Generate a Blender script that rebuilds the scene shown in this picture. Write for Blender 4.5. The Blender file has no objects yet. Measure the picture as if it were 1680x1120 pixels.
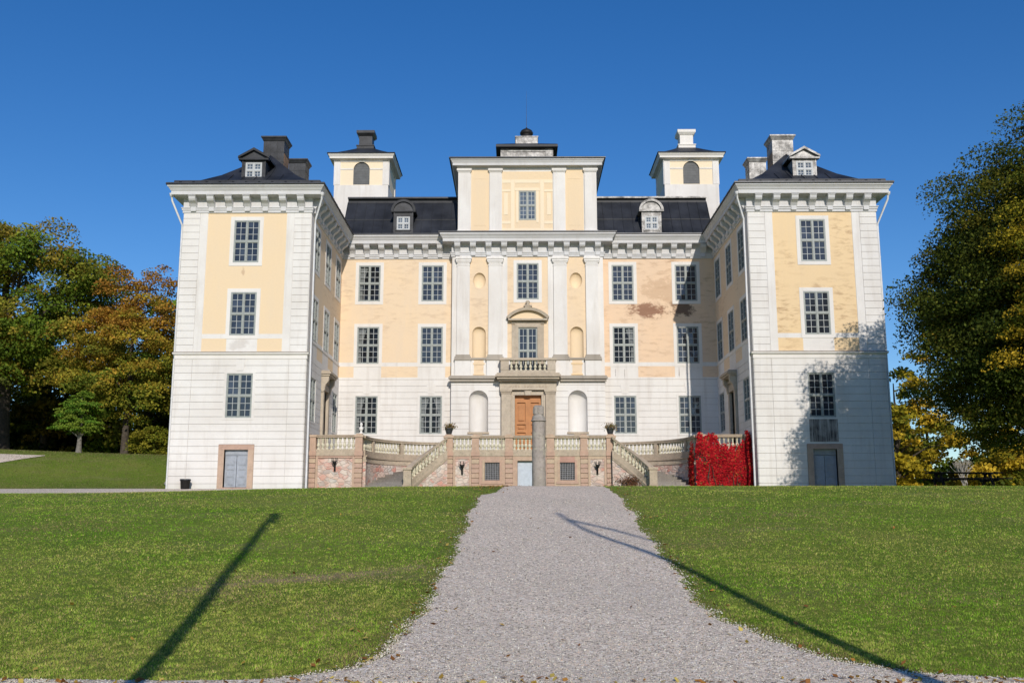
import bpy, math, random
import numpy as np
from mathutils import Vector, Matrix

random.seed(7); rng = np.random.default_rng(7)
S = bpy.context.scene
COL = S.collection
PI = math.pi
R = math.radians

# ------------------------------------------------------------------ helpers
def link(o, parent=None):
    COL.objects.link(o)
    if parent is not None: o.parent = parent
    return o

def tag(o, label=None, cat=None, group=None, kind=None):
    if label: o['label'] = label
    if cat: o['category'] = cat
    if group: o['group'] = group
    if kind: o['kind'] = kind
    return o

def thing(name, loc, label, cat, group=None, rz=0):
    o = bpy.data.objects.new(name, None); o.empty_display_size = .3
    o.location = loc; o.rotation_euler = (0, 0, rz)
    link(o); return tag(o, label, cat, group)

class MB:
    def __init__(s): s.v = []; s.f = []; s.m = []; s.sm = []
    def add(s, verts, faces, mat=0, smooth=False):
        b = len(s.v); s.v += [tuple(p) for p in verts]
        for f in faces:
            s.f.append([b+i for i in f]); s.m.append(mat); s.sm.append(smooth)
    def box(s, x0, x1, y0, y1, z0, z1, mat=0):
        s.add([(x0,y0,z0),(x1,y0,z0),(x1,y1,z0),(x0,y1,z0),(x0,y0,z1),(x1,y0,z1),(x1,y1,z1),(x0,y1,z1)],
              [(0,3,2,1),(4,5,6,7),(0,1,5,4),(1,2,6,5),(2,3,7,6),(3,0,4,7)], mat)
    def lathe(s, prof, c=(0,0,0), n=12, mat=0, smooth=True, sx=1, sy=1, cap=True):
        vs = []; k = len(prof)
        for r, z in prof:
            for i in range(n):
                a = 2*PI*i/n; vs.append((c[0]+r*sx*math.cos(a), c[1]+r*sy*math.sin(a), c[2]+z))
        fs = [(j*n+i, j*n+(i+1)%n, (j+1)*n+(i+1)%n, (j+1)*n+i) for j in range(k-1) for i in range(n)]
        s.add(vs, fs, mat, smooth)
        if cap:
            s.add(vs[:n], [tuple(range(n))[::-1]], mat); s.add(vs[-n:], [tuple(range(n))], mat)
    def tube(s, pts, rad, n=8, mat=0, smooth=True):
        pts = [Vector(p) for p in pts]
        if not hasattr(rad, '__len__'): rad = [rad]*len(pts)
        vs = []; up = Vector((.13,.21,1)).normalized()
        for i, p in enumerate(pts):
            d = (pts[min(i+1, len(pts)-1)]-pts[max(i-1, 0)]).normalized()
            a = d.cross(up)
            if a.length < .05: a = d.cross(Vector((1,0,0)))
            a.normalize(); b = a.cross(d)
            for k in range(n):
                t = 2*PI*k/n; vs.append(p+(a*math.cos(t)-b*math.sin(t))*rad[i])
        fs = [(j*n+i, j*n+(i+1)%n, (j+1)*n+(i+1)%n, (j+1)*n+i) for j in range(len(pts)-1) for i in range(n)]
        s.add(vs, fs, mat, smooth)
        s.add(vs[:n], [tuple(range(n))[::-1]], mat); s.add(vs[-n:], [tuple(range(n))], mat)
    def prism(s, poly, fn, a, b, mat=0):
        """poly: 2D points; fn(p,t)->3D; extruded from t=a to t=b"""
        n = len(poly)
        vs = [fn(p, a) for p in poly]+[fn(p, b) for p in poly]
        s.add(vs, [tuple(range(n))[::-1], tuple(range(n, 2*n))]+[(i, (i+1) % n, n+(i+1) % n, n+i) for i in range(n)], mat)
    def build(s, name, mats, parent=None, off=(0,0,0), fix=False, bevel=0):
        me = bpy.data.meshes.new(name)
        v = s.v if off == (0,0,0) else [(p[0]-off[0], p[1]-off[1], p[2]-off[2]) for p in s.v]
        me.from_pydata(v, [], s.f)
        if not isinstance(mats, (list, tuple)): mats = [mats]
        for m in mats: me.materials.append(m)
        me.polygons.foreach_set('material_index', s.m); me.polygons.foreach_set('use_smooth', s.sm)
        me.update()
        if fix:
            import bmesh
            bm = bmesh.new(); bm.from_mesh(me); bmesh.ops.recalc_face_normals(bm, faces=bm.faces); bm.to_mesh(me); bm.free()
        o = bpy.data.objects.new(name, me); link(o, parent)
        if bevel:
            b = o.modifiers.new('bevel', 'BEVEL'); b.width = bevel; b.segments = 1; b.limit_method = 'ANGLE'
        return o

class Fr:
    """a facade: u along the wall, n outwards, z up"""
    def __init__(s, o, u, n): s.o = o; s.u = u; s.n = n; s.flip = (u[0]*n[1]-u[1]*n[0]) < 0
    def P(s, u, n, z): return (s.o[0]+u*s.u[0]+n*s.n[0], s.o[1]+u*s.u[1]+n*s.n[1], z)
    def add(s, mb, vs, fs, mat=0, smooth=False):
        mb.add([s.P(*p) for p in vs], [tuple(f)[::-1] for f in fs] if s.flip else fs, mat, smooth)
    def box(s, mb, u0, u1, n0, n1, z0, z1, mat=0):
        s.add(mb, [(u0,n0,z0),(u1,n0,z0),(u1,n1,z0),(u0,n1,z0),(u0,n0,z1),(u1,n0,z1),(u1,n1,z1),(u0,n1,z1)],
              [(0,3,2,1),(4,5,6,7),(0,1,5,4),(1,2,6,5),(2,3,7,6),(3,0,4,7)], mat)
    def rot(s): return math.atan2(s.n[0], -s.n[1])

def wallgrid(mb, F, u0, u1, z0, z1, holes, matfn, ucuts=(), zcuts=(), depth=.3):
    us = sorted({u0, u1, *[x for h in holes for x in h[:2]], *ucuts}); zs = sorted({z0, z1, *[x for h in holes for x in h[2:]], *zcuts})
    us = [x for x in us if u0 <= x <= u1]; zs = [x for x in zs if z0 <= x <= z1]
    for a, b in zip(us, us[1:]):
        for c, d in zip(zs, zs[1:]):
            uc, zc = (a+b)/2, (c+d)/2
            if any(h[0] < uc < h[1] and h[2] < zc < h[3] for h in holes): continue
            F.add(mb, [(a,0,c),(b,0,c),(b,0,d),(a,0,d)], [(3,2,1,0)], matfn(uc, zc))
    for a, b, c, d in holes:
        F.add(mb, [(a,0,c),(b,0,c),(b,0,d),(a,0,d),(a,-depth,c),(b,-depth,c),(b,-depth,d),(a,-depth,d)],
              [(0,1,5,4),(1,2,6,5),(2,3,7,6),(3,0,4,7)], 0)

def courses(mb, F, u0, u1, z0, z1, pitch, holes=(), n0=0., n1=.03, gap=.019, mat=0):
    z = z0
    while z < z1-.05:
        a, b = z+gap/2, min(z+pitch, z1)-gap/2; z += pitch
        cuts = sorted({a, b, *[h for H in holes for h in H[2:] if a < h < b]})
        for c, d in zip(cuts, cuts[1:]):
            zc = (c+d)/2; segs = [(u0, u1)]
            for H in holes:
                if H[2] < zc < H[3]:
                    ns = []
                    for p, q in segs:
                        if H[1] <= p or H[0] >= q: ns.append((p, q)); continue
                        if H[0] > p: ns.append((p, H[0]))
                        if H[1] < q: ns.append((H[1], q))
                    segs = ns
            for p, q in segs: F.box(mb, p, q, n0-.02, n1, c, d, mat)

def sweep(mb, path, prof, closed=False, mat=0, capends=True):
    """profile of (outward offset, z) swept along a plan polyline, mitred; outward is to the right of travel"""
    n = len(path); nrm = []
    segs = n if closed else n-1
    for i in range(segs):
        p, q = path[i], path[(i+1) % n]; dx, dy = q[0]-p[0], q[1]-p[1]; l = math.hypot(dx, dy); nrm.append((dy/l, -dx/l))
    vs = []; k = len(prof)
    for i in range(n):
        if closed: a, b = nrm[i-1], nrm[i]
        else: a = nrm[max(i-1, 0)]; b = nrm[min(i, segs-1)]
        s = (a[0]+b[0], a[1]+b[1]); d = 1+a[0]*b[0]+a[1]*b[1]
        mx, my = s[0]/d, s[1]/d
        for o, z in prof: vs.append((path[i][0]+mx*o, path[i][1]+my*o, z))
    fs = []
    for i in range(segs):
        j = (i+1) % n
        for t in range(k-1): fs.append((i*k+t, j*k+t, j*k+t+1, i*k+t+1))
    mb.add(vs, fs, mat)
    if not closed and capends:
        mb.add(vs[:k], [tuple(range(k))], mat); mb.add(vs[-k:], [tuple(range(k))[::-1]], mat)

def rect(x0, x1, y0, y1):   # closed plan path with outward to the right of travel
    return [(x0, y1), (x0, y0), (x1, y0), (x1, y1)]

def inst(o, parent, loc, rz=0, name=None):
    c = o.copy(); COL.objects.link(c); c.parent = parent; c.location = loc; c.rotation_euler = (0, 0, rz)
    return c

# ------------------------------------------------------------------ materials
def nt(name):
    m = bpy.data.materials.new(name); m.use_nodes = True; t = m.node_tree
    for x in list(t.nodes): t.nodes.remove(x)
    out = t.nodes.new('ShaderNodeOutputMaterial'); b = t.nodes.new('ShaderNodeBsdfPrincipled'); t.links.new(b.outputs[0], out.inputs[0])
    return m, t, b
def N(t, kind, **k):
    n = t.nodes.new('ShaderNode'+kind)
    for a, v in k.items():
        if a in n.inputs.keys(): n.inputs[a].default_value = v
        else: setattr(n, a, v)
    return n
def pos(t, scale=(1,1,1), rot=(0,0,0)):
    g = N(t, 'NewGeometry'); mp = N(t, 'Mapping'); mp.inputs['Scale'].default_value = scale; mp.inputs['Rotation'].default_value = rot
    t.links.new(g.outputs['Position'], mp.inputs[0]); return mp.outputs[0]
def noise(t, vec, scale, detail=4, rough=.55):
    n = N(t, 'TexNoise'); n.inputs['Scale'].default_value = scale; n.inputs['Detail'].default_value = detail; n.inputs['Roughness'].default_value = rough
    t.links.new(vec, n.inputs['Vector']); return n.outputs['Fac']
def ramp(t, fac, stops):
    r = N(t, 'ValToRGB'); e = r.color_ramp.elements
    e[0].position, e[0].color = stops[0][0], (*stops[0][1], 1) if len(stops[0][1]) == 3 else stops[0][1]
    e[1].position, e[1].color = stops[-1][0], (*stops[-1][1], 1)
    for p, c in stops[1:-1]:
        x = e.new(p); x.color = (*c, 1)
    t.links.new(fac, r.inputs[0]); return r.outputs[0]
def g3(v): return (v, v, v)
def mix(t, fac, a, b, mode='MIX'):
    m = N(t, 'Mix', data_type='RGBA', blend_type=mode)
    for sock, v in ((m.inputs[0], fac), (m.inputs[6], a), (m.inputs[7], b)):
        if hasattr(v, 'links') or hasattr(v, 'is_linked'): t.links.new(v, sock)
        elif isinstance(v, (int, float)): sock.default_value = v
        else: sock.default_value = (*v, 1)
    return m.outputs[2]
def bump(t, b, h, strength=.3, dist=.02):
    n = N(t, 'Bump'); n.inputs['Strength'].default_value = strength; n.inputs['Distance'].default_value = dist
    t.links.new(h, n.inputs['Height']); t.links.new(n.outputs[0], b.inputs['Normal']); return n
def math_(t, op, a, b=None, c=None):
    m = N(t, 'Math', operation=op)
    for i, v in enumerate((a, b, c)):
        if v is None: continue
        if isinstance(v, (int, float)): m.inputs[i].default_value = v
        else: t.links.new(v, m.inputs[i])
    return m.outputs[0]

def plaster(name, col, dirt, amount=.35, streak=.3, weather=0., stains=(), rough=.85, tint=None):
    m, t, b = nt(name); p = pos(t)
    f1 = noise(t, p, .35, 6, .65); c = mix(t, ramp(t, f1, [(.35, g3(0)), (.75, g3(amount))]), col, dirt)
    f2 = noise(t, pos(t, (2.2, 2.2, .22)), 1.3, 5, .6); c = mix(t, ramp(t, f2, [(.52, g3(0)), (.8, g3(streak))]), c, dirt)
    f3 = noise(t, p, 9, 4, .6); c = mix(t, ramp(t, f3, [(.3, g3(.10)), (.62, g3(0))]), c, tuple(x*.72 for x in col))
    if weather:
        f4 = noise(t, pos(t, (.9, .9, 3.2), (0, .25, 0)), 1.5, 8, .68)
        f5 = noise(t, p, .45, 3)
        k = math_(t, 'MULTIPLY', ramp(t, f4, [(.5, g3(0)), (.68, g3(1))]), ramp(t, f5, [(.38, g3(0)), (.62, g3(weather))]))
        c = mix(t, k, c, (.30, .17, .09))
    for (cx, cz, rx, rz, s, colr) in stains:
        g = N(t, 'NewGeometry'); sp = N(t, 'SeparateXYZ'); t.links.new(g.outputs['Position'], sp.inputs[0])
        dx = math_(t, 'DIVIDE', math_(t, 'SUBTRACT', sp.outputs[0], cx), rx); dz = math_(t, 'DIVIDE', math_(t, 'SUBTRACT', sp.outputs[2], cz), rz)
        d = math_(t, 'SQRT', math_(t, 'ADD', math_(t, 'MULTIPLY', dx, dx), math_(t, 'MULTIPLY', dz, dz)))
        nn = noise(t, pos(t, (1, 1, 1.6)), 1.7, 9, .72)
        v = math_(t, 'SUBTRACT', math_(t, 'MULTIPLY', nn, 2.6), math_(t, 'ADD', d, .55))
        c = mix(t, ramp(t, v, [(.0, g3(0)), (.34, g3(s))]), c, colr)
    t.links.new(c, b.inputs['Base Color']); b.inputs['Roughness'].default_value = rough; b.inputs['Specular IOR Level'].default_value = .25
    bump(t, b, noise(t, p, 26, 5, .65), .35, .02)
    return m

WHITE = plaster('white_plaster', (.745, .725, .70), (.50, .45, .40), .5, .55, stains=[(5.45, 7.45, .05, .55, .6, (.10, .06, .05)), (6.02, 7.35, .045, .5, .5, (.12, .08, .06)), (9.42, 7.4, .05, .5, .6, (.10, .06, .05)), (-15.3, 7.45, .8, .45, .35, (.40, .34, .30)), (6.0, 16.4, 3, .2, .3, (.35, .2, .15)), (-14.9, 6.75, .9, .14, .6, (.25, .17, .13))])
YELLOW = plaster('yellow_plaster', (.755, .59, .39), (.70, .575, .43), .5, .4, stains=[(-15.35, 11.35, .12, .35, .5, (.40, .26, .17)), (0, 16.45, 4.2, .13, .7, (.36, .20, .14))])
YELLOW_L = plaster('yellow_plaster_flank', (.76, .59, .40), (.68, .555, .43), .6, .5, .35)
YELLOW_R = plaster('yellow_plaster_weathered', (.765, .57, .335), (.68, .53, .35), .5, .35, .75)
YELLOW_S = plaster('yellow_plaster_stained', (.765, .56, .385), (.64, .50, .38), .6, .4, .62,
                   [(7.45, 11.35, 1.75, .75, .85, (.22, .10, .06)), (9.75, 11.45, 1.0, .85, .9, (.13, .08, .06)), (8.6, 12.6, 2.6, 1.3, .45, (.45, .29, .18))])
JOINT = plaster('grimy_plaster_joints', (.56, .53, .495), (.33, .29, .26), .6, .5)
CORN = plaster('cornice_paint', (.60, .60, .61), (.43, .41, .39), .45, .5)
TRIM = plaster('trim_paint', (.745, .72, .69), (.55, .50, .44), .4, .35)
PALE = plaster('pale_yellow_plaster', (.82, .69, .50), (.72, .62, .5), .35, .2)
LEDGE = plaster('weathered_ledge', (.40, .36, .31), (.20, .17, .14), .7, .6)

def simple(name, col, rough=.6, metal=0, var=.25, scale=3, bmp=.15, spec=.4, dark=None):
    m, t, b = nt(name); p = pos(t)
    d = dark or tuple(x*(1-var*1.8) for x in col)
    c = mix(t, ramp(t, noise(t, p, scale, 6, .6), [(.3, g3(0)), (.75, g3(1))]), tuple(min(1, x*(1+var*.4)) for x in col), d)
    t.links.new(c, b.inputs['Base Color']); b.inputs['Roughness'].default_value = rough; b.inputs['Metallic'].default_value = metal
    b.inputs['Specular IOR Level'].default_value = spec
    if bmp: bump(t, b, noise(t, p, scale*8, 4, .6), bmp, .02)
    return m

ROOF = simple('black_sheet_roof', (.030, .033, .041), .52, 0, .4, .8, .25, .28)
ROOFEDGE = simple('roof_edge_metal', (.055, .058, .066), .38, .3, .3, 2, .1)
CHIM_D = simple('dark_chimney_sheet', (.038, .040, .046), .5, .3, .4, 2, .3)
FRAME = simple('window_frame_paint', (.31, .335, .32), .5, 0, .15, 5, .05)
MUNT = simple('glazing_bar_paint', (.44, .455, .45), .5, 0, .1, 5, .0)
FRAMEW = simple('dormer_frame_paint', (.47, .49, .50), .5, 0, .1, 5, .0)
GREYDOOR = simple('grey_door_paint', (.34, .37, .42), .55, 0, .15, 4, .08)
BROWNDOOR = simple('orange_brown_door_wood', (.46, .195, .065), .55, 0, .12, 3, .05)
PALEDOOR = simple('pale_blue_grey_door', (.50, .55, .62), .6, 0, .12, 4, .08)
IRON = simple('black_iron', (.018, .017, .017), .6, .2, .3, 8, .2)
PIPE = simple('white_painted_pipe', (.70, .70, .71), .4, 0, .1, 3, .0)
SHUTTER = simple('grey_louvre', (.10, .105, .11), .6, 0, .2, 4, .1)
DARK = simple('painted_dark_interior', (.012, .011, .011), .9, 0, .2, 2, 0)  # near-black colour standing in for unlit space behind openings
WOODDK = simple('dark_weathered_wood', (.035, .026, .022), .8, 0, .4, 12, .3)
BARK = simple('tree_bark', (.085, .068, .052), .9, 0, .4, 6, .6)
PALEBARK = simple('pale_bare_bark', (.42, .38, .33), .9, 0, .25, 6, .3)
ROCK = simple('pale_boulder', (.50, .47, .43), .9, 0, .3, 5, .5)
TERRACOT = simple('dark_pot', (.045, .05, .055), .55, 0, .3, 10, .2)

def silver():
    m, t, b = nt('bright_sheet_metal'); p = pos(t)
    c = ramp(t, noise(t, pos(t, (1, 1, 1)), 2.4, 7, .7), [(.32, (.07, .068, .068)), (.47, (.20, .195, .19)), (.6, (.34, .335, .33)), (.75, (.52, .51, .50))])
    t.links.new(c, b.inputs['Base Color']); b.inputs['Metallic'].default_value = .35; b.inputs['Roughness'].default_value = .5; b.inputs['Specular IOR Level'].default_value = .25
    bump(t, b, noise(t, p, 3.2, 4, .6), .6, .06); return m
SILVER = silver()

def stone(name, col, var, lichen=.5, rough=.9):
    m, t, b = nt(name); p = pos(t); g = N(t, 'NewGeometry')
    isl = ramp(t, g.outputs['Random Per Island'], [(0, var[0]), (.35, var[1]), (.65, col), (1, var[2])])
    c = mix(t, ramp(t, noise(t, p, 2.5, 7, .65), [(.35, g3(0)), (.75, g3(.55))]), isl, tuple(x*.6 for x in col))
    c = mix(t, ramp(t, noise(t, p, 7, 6, .7), [(.50, g3(0)), (.68, g3(lichen))]), c, (.13, .12, .10))
    c = mix(t, ramp(t, noise(t, pos(t, (1, 1, 1.3)), 3.3, 6, .7), [(.56, g3(0)), (.70, g3(lichen*.8))]), c, (.62, .60, .42))
    t.links.new(c, b.inputs['Base Color']); b.inputs['Roughness'].default_value = rough; b.inputs['Specular IOR Level'].default_value = .2
    bump(t, b, noise(t, p, 30, 5, .7), .5, .02); return m
SAND = stone('weathered_sandstone', (.47, .385, .29), ((.45, .36, .28), (.52, .43, .33), (.42, .33, .25)), .45)
BALUS = stone('lichened_baluster_stone', (.62, .57, .43), ((.50, .44, .30), (.72, .68, .54), (.40, .36, .25)), .5)
PINK = stone('pink_sandstone_blocks', (.50, .35, .27), ((.48, .27, .22), (.54, .42, .30), (.50, .33, .26)), .2)
GREYST = stone('grey_step_stone', (.30, .275, .25), ((.26, .24, .22), (.33, .30, .27), (.28, .25, .22)), .5)
PILLARST = stone('old_granite_pillar', (.36, .32, .285), ((.34, .31, .28), (.39, .33, .29), (.35, .315, .28)), .5)
PORTAL = stone('portal_sandstone', (.50, .425, .335), ((.48, .40, .31), (.53, .46, .37), (.46, .385, .30)), .25)

def rubble():
    m, t, b = nt('pink_rubble_masonry'); p = pos(t, (1, 1, 1.5))
    nz = N(t, 'TexNoise'); nz.inputs['Scale'].default_value = 2.2; t.links.new(p, nz.inputs['Vector'])
    w = N(t, 'VectorMath', operation='MULTIPLY_ADD'); t.links.new(nz.outputs['Color'], w.inputs[0]); w.inputs[1].default_value = (.3, .3, .3); t.links.new(p, w.inputs[2])
    v = N(t, 'TexVoronoi'); v.inputs['Scale'].default_value = 3.2; t.links.new(w.outputs[0], v.inputs['Vector'])
    e = N(t, 'TexVoronoi', feature='DISTANCE_TO_EDGE'); e.inputs['Scale'].default_value = 3.2; t.links.new(w.outputs[0], e.inputs['Vector'])
    sp = N(t, 'SeparateColor'); t.links.new(v.outputs['Color'], sp.inputs[0])
    c = ramp(t, sp.outputs[0], [(0, (.52, .25, .20)), (.3, (.58, .40, .33)), (.6, (.62, .52, .44)), (.85, (.45, .32, .27)), (1, (.40, .38, .36))])
    c = mix(t, ramp(t, noise(t, pos(t), 1.1, 6, .7), [(.45, g3(0)), (.6, g3(.7))]), c, (.66, .60, .53))
    c = mix(t, ramp(t, e.outputs['Distance'], [(.01, g3(.75)), (.06, g3(0))]), c, (.50, .43, .38))
    t.links.new(c, b.inputs['Base Color']); b.inputs['Roughness'].default_value = .95; b.inputs['Specular IOR Level'].default_value = .15
    bump(t, b, ramp(t, e.outputs['Distance'], [(.0, g3(0)), (.12, g3(1))]), .7, .04); return m
RUBBLE = rubble()

def glass(name, col):
    m, t, b = nt(name); p = pos(t)
    c = mix(t, ramp(t, noise(t, p, 1.2, 3), [(.4, g3(0)), (.7, g3(1))]), col, tuple(x*.5 for x in col))
    t.links.new(c, b.inputs['Base Color']); b.inputs['Roughness'].default_value = .04; b.inputs['IOR'].default_value = 1.55
    b.inputs['Specular IOR Level'].default_value = .6
    bump(t, b, noise(t, p, 2.4, 2), .10, .03); return m
GLASS = glass('window_glass', (.030, .036, .048))
GLASSM = glass('painted_reflection_glass', (.05, .062, .085))  # lighter bluish base colour paints reflections into some of the panes
GLASSB = glass('pale_window_glass', (.11, .14, .18))

def leafmat(name, trans=.35, rough=.55):
    m, t, b = nt(name)
    a = N(t, 'VertexColor'); a.layer_name = 'leafcol'
    t.links.new(a.outputs[0], b.inputs['Base Color']); b.inputs['Roughness'].default_value = max(rough, .65); b.inputs['Specular IOR Level'].default_value = .12
    tr = N(t, 'BsdfTranslucent'); t.links.new(a.outputs[0], tr.inputs[0])
    mx = N(t, 'MixShader'); mx.inputs[0].default_value = trans
    out = [n for n in t.nodes if n.type == 'OUTPUT_MATERIAL'][0]
    t.links.new(b.outputs[0], mx.inputs[1]); t.links.new(tr.outputs[0], mx.inputs[2]); t.links.new(mx.outputs[0], out.inputs[0])
    return m
LEAF = leafmat('tree_leaves'); REDLEAF = leafmat('creeper_leaves', .3, .45); BLADE = leafmat('grass_blades', .3, .6); LITTER = leafmat('leaf_litter', .15, .7)

def lawn_mat():
    m, t, b = nt('mown_lawn'); p = pos(t)
    c = ramp(t, noise(t, p, .28, 5, .6), [(.3, (.12, .20, .018)), (.5, (.175, .25, .028)), (.7, (.27, .285, .06))])
    c = mix(t, ramp(t, noise(t, pos(t, (.5, 1.4, 1)), .55, 7, .7), [(.52, g3(0)), (.72, g3(.75))]), c, (.27, .24, .11))
    c = mix(t, ramp(t, noise(t, p, 14, 6, .75), [(.3, g3(.65)), (.65, g3(0))]), c, (.06, .10, .012))
    # a worn, dry scrape across the left lawn
    g = N(t, 'NewGeometry'); mp = N(t, 'Mapping', vector_type='TEXTURE'); mp.inputs['Location'].default_value = (-4.1, 17.3, 0); mp.inputs['Rotation'].default_value = (0, 0, R(38)); mp.inputs['Scale'].default_value = (2.6, .42, 1e3)
    t.links.new(g.outputs['Position'], mp.inputs[0]); ln = N(t, 'VectorMath', operation='LENGTH'); t.links.new(mp.outputs[0], ln.inputs[0])
    k = math_(t, 'ADD', ln.outputs['Value'], math_(t, 'MULTIPLY', math_(t, 'SUBTRACT', noise(t, p, 2.2, 6, .7), .5), 2.2))
    c = mix(t, ramp(t, k, [(.3, g3(.8)), (1.1, g3(0))]), c, (.33, .25, .15))
    t.links.new(c, b.inputs['Base Color']); b.inputs['Roughness'].default_value = .9; b.inputs['Specular IOR Level'].default_value = .15
    h = math_(t, 'ADD', noise(t, p, 38, 4, .75), math_(t, 'MULTIPLY', noise(t, p, 7, 4, .7), .8))
    bump(t, b, h, .9, .05); return m
LAWN = lawn_mat()

def gravel_mat():
    m, t, b = nt('pale_gravel'); p = pos(t)
    v = N(t, 'TexVoronoi'); v.inputs['Scale'].default_value = 34; t.links.new(p, v.inputs['Vector'])
    sp = N(t, 'SeparateColor'); t.links.new(v.outputs['Color'], sp.inputs[0])
    c = ramp(t, sp.outputs[0], [(0, (.24, .195, .155)), (.25, (.54, .46, .38)), (.5, (.70, .605, .505)), (.75, (.79, .62, .49)), (.9, (.88, .78, .66)), (1, (.96, .90, .80))])
    c = mix(t, ramp(t, noise(t, p, .6, 6, .65), [(.35, g3(.25)), (.7, g3(0))]), c, (.48, .42, .35))
    c = mix(t, ramp(t, noise(t, p, 2.8, 7, .75), [(.60, g3(0)), (.74, g3(.55))]), c, (.15, .13, .075))
    t.links.new(c, b.inputs['Base Color']); b.inputs['Roughness'].default_value = .9; b.inputs['Specular IOR Level'].default_value = .2
    h = ramp(t, v.outputs['Distance'], [(.0, g3(1)), (.7, g3(0))])
    bump(t, b, math_(t, 'ADD', h, math_(t, 'MULTIPLY', sp.outputs[1], .8)), .6, .02); return m
GRAVEL = gravel_mat()

# ------------------------------------------------------------------ camera, light, sky
f_px, pit, yaw, roll, CX, CZ = 1640.0, .17989, -.00533, -.00068, -.6612, -1.8568
cam = bpy.data.cameras.new('camera'); co = bpy.data.objects.new('camera', cam); link(co); S.camera = co
cam.sensor_width = 36; cam.lens = f_px/1680*36; cam.clip_start = .1; cam.clip_end = 5000
Fv = Vector((math.sin(yaw)*math.cos(pit), math.cos(yaw)*math.cos(pit), math.sin(pit)))
Rv = Vector((math.cos(yaw), -math.sin(yaw), 0)); Uv = Rv.cross(Fv)
R2 = Rv*math.cos(roll)+Uv*math.sin(roll); U2 = -Rv*math.sin(roll)+Uv*math.cos(roll)
M = Matrix((R2, U2, -Fv)).transposed().to_4x4(); M.translation = Vector((CX, 0, CZ)); co.matrix_world = M

SUN_AZ, SUN_EL = R(10.0), R(27)
sund = Vector((math.sin(SUN_AZ)*math.cos(SUN_EL), -math.cos(SUN_AZ)*math.cos(SUN_EL), math.sin(SUN_EL)))
sl = bpy.data.lights.new('sun', 'SUN'); sl.energy = 3.75; sl.angle = R(.5); sl.color = (1, .925, .82)
so = bpy.data.objects.new('sun', sl); link(so); so.rotation_euler = sund.to_track_quat('Z', 'Y').to_euler(); so.location = (20, -60, 60)
W = bpy.data.worlds.new('World'); S.world = W; W.use_nodes = True; wt = W.node_tree
bg = wt.nodes['Background']; sky = wt.nodes.new('ShaderNodeTexSky'); sky.sky_type = 'NISHITA'; sky.sun_disc = False
sky.sun_elevation = SUN_EL; sky.sun_rotation = R(170); sky.altitude = 0; sky.air_density = 1.0; sky.dust_density = .2; sky.ozone_density = 3.5
hs = wt.nodes.new('ShaderNodeHueSaturation'); hs.inputs['Hue'].default_value = .5095; hs.inputs['Saturation'].default_value = 1.31; hs.inputs['Value'].default_value = 1.0
wt.links.new(sky.outputs[0], hs.inputs['Color']); wt.links.new(hs.outputs[0], bg.inputs[0]); bg.inputs[1].default_value = .115
S.view_settings.view_transform = 'Standard'; S.view_settings.look = 'None'; S.view_settings.exposure = 0; S.view_settings.gamma = 1

# ------------------------------------------------------------------ terrain
_py = [-400, -80, -10, 0, 6, 10.6, 14, 20, 28, 34, 38, 40, 44, 47, 50, 52, 2000]
_pz = [-9, -6, -3.9, -3.56, -3.49, -3.46, -3.12, -2.46, -1.52, -.86, -.49, -.42, -.35, -.24, -.12, -.06, -.02]
_yy = np.arange(-60, 80, .1); _zz = np.interp(_yy, _py, _pz); _k = np.exp(-np.linspace(-2, 2, 31)**2); _k /= _k.sum()
_zs = np.convolve(np.pad(_zz, 15, mode='edge'), _k, mode='valid')
def sst(x): x = np.clip(x, 0, 1); return x*x*(3-2*x)
def H(x, y):
    x = np.asarray(x, float); y = np.asarray(y, float)
    z = np.where((y > -59) & (y < 79), np.interp(y, _yy, _zs), np.interp(y, _py, _pz))
    tilt = sst((-3-x)/17)*sst((y-18)/16)*(1-sst((y-47)/6.5))
    z = z-.26*tilt
    z = z+sst((-17.3-x)/1.8)*sst((y-53.2)/12)*(2.85+.5*np.sin(x*.13+1)*.6)
    z = z+.05*np.sin(x*.55+.3*y)*np.sin(y*.41+1.3)*sst((y-12)/8)*(1-sst((y-36)/3)) + .02*np.sin(x*1.3+y*.9)*(1-sst((y-36)/3))
    return z
def Hs(x, y): return float(H(x, y))

def sheet(name, xs, ys, zf, mat, uvfn=None):
    X, Y = np.meshgrid(xs, ys); Z = zf(X, Y); nx, ny = len(xs), len(ys)
    return gridmesh(name, X, Y, Z, mat)
def gridmesh(name, X, Y, Z, mat, parent=None):
    ny, nx = X.shape; v = np.stack([X, Y, Z], -1).reshape(-1, 3)
    i = np.arange(ny-1)[:, None]*nx+np.arange(nx-1)[None, :]
    q = np.stack([i, i+1, i+nx+1, i+nx], -1).reshape(-1, 4)
    o = quads(name, v, q, mat); o.parent = parent
    o.data.polygons.foreach_set('use_smooth', [True]*len(q)); return o
def quads(name, v, q, mat, cols=None):
    me = bpy.data.meshes.new(name); n = len(q); k = q.shape[1]
    me.vertices.add(len(v)); me.vertices.foreach_set('co', np.asarray(v, np.float32).ravel())
    me.loops.add(n*k); me.loops.foreach_set('vertex_index', q.astype(np.int32).ravel())
    me.polygons.add(n); me.polygons.foreach_set('loop_start', np.arange(0, n*k, k, dtype=np.int32))
    me.update(calc_edges=True)
    if cols is not None:
        a = me.color_attributes.new('leafcol', 'FLOAT_COLOR', 'POINT')
        c = np.ones((len(v), 4), np.float32); c[:, :3] = cols; a.data.foreach_set('color', c.ravel())
    me.materials.append(mat); o = bpy.data.objects.new(name, me); link(o); return o

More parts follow.
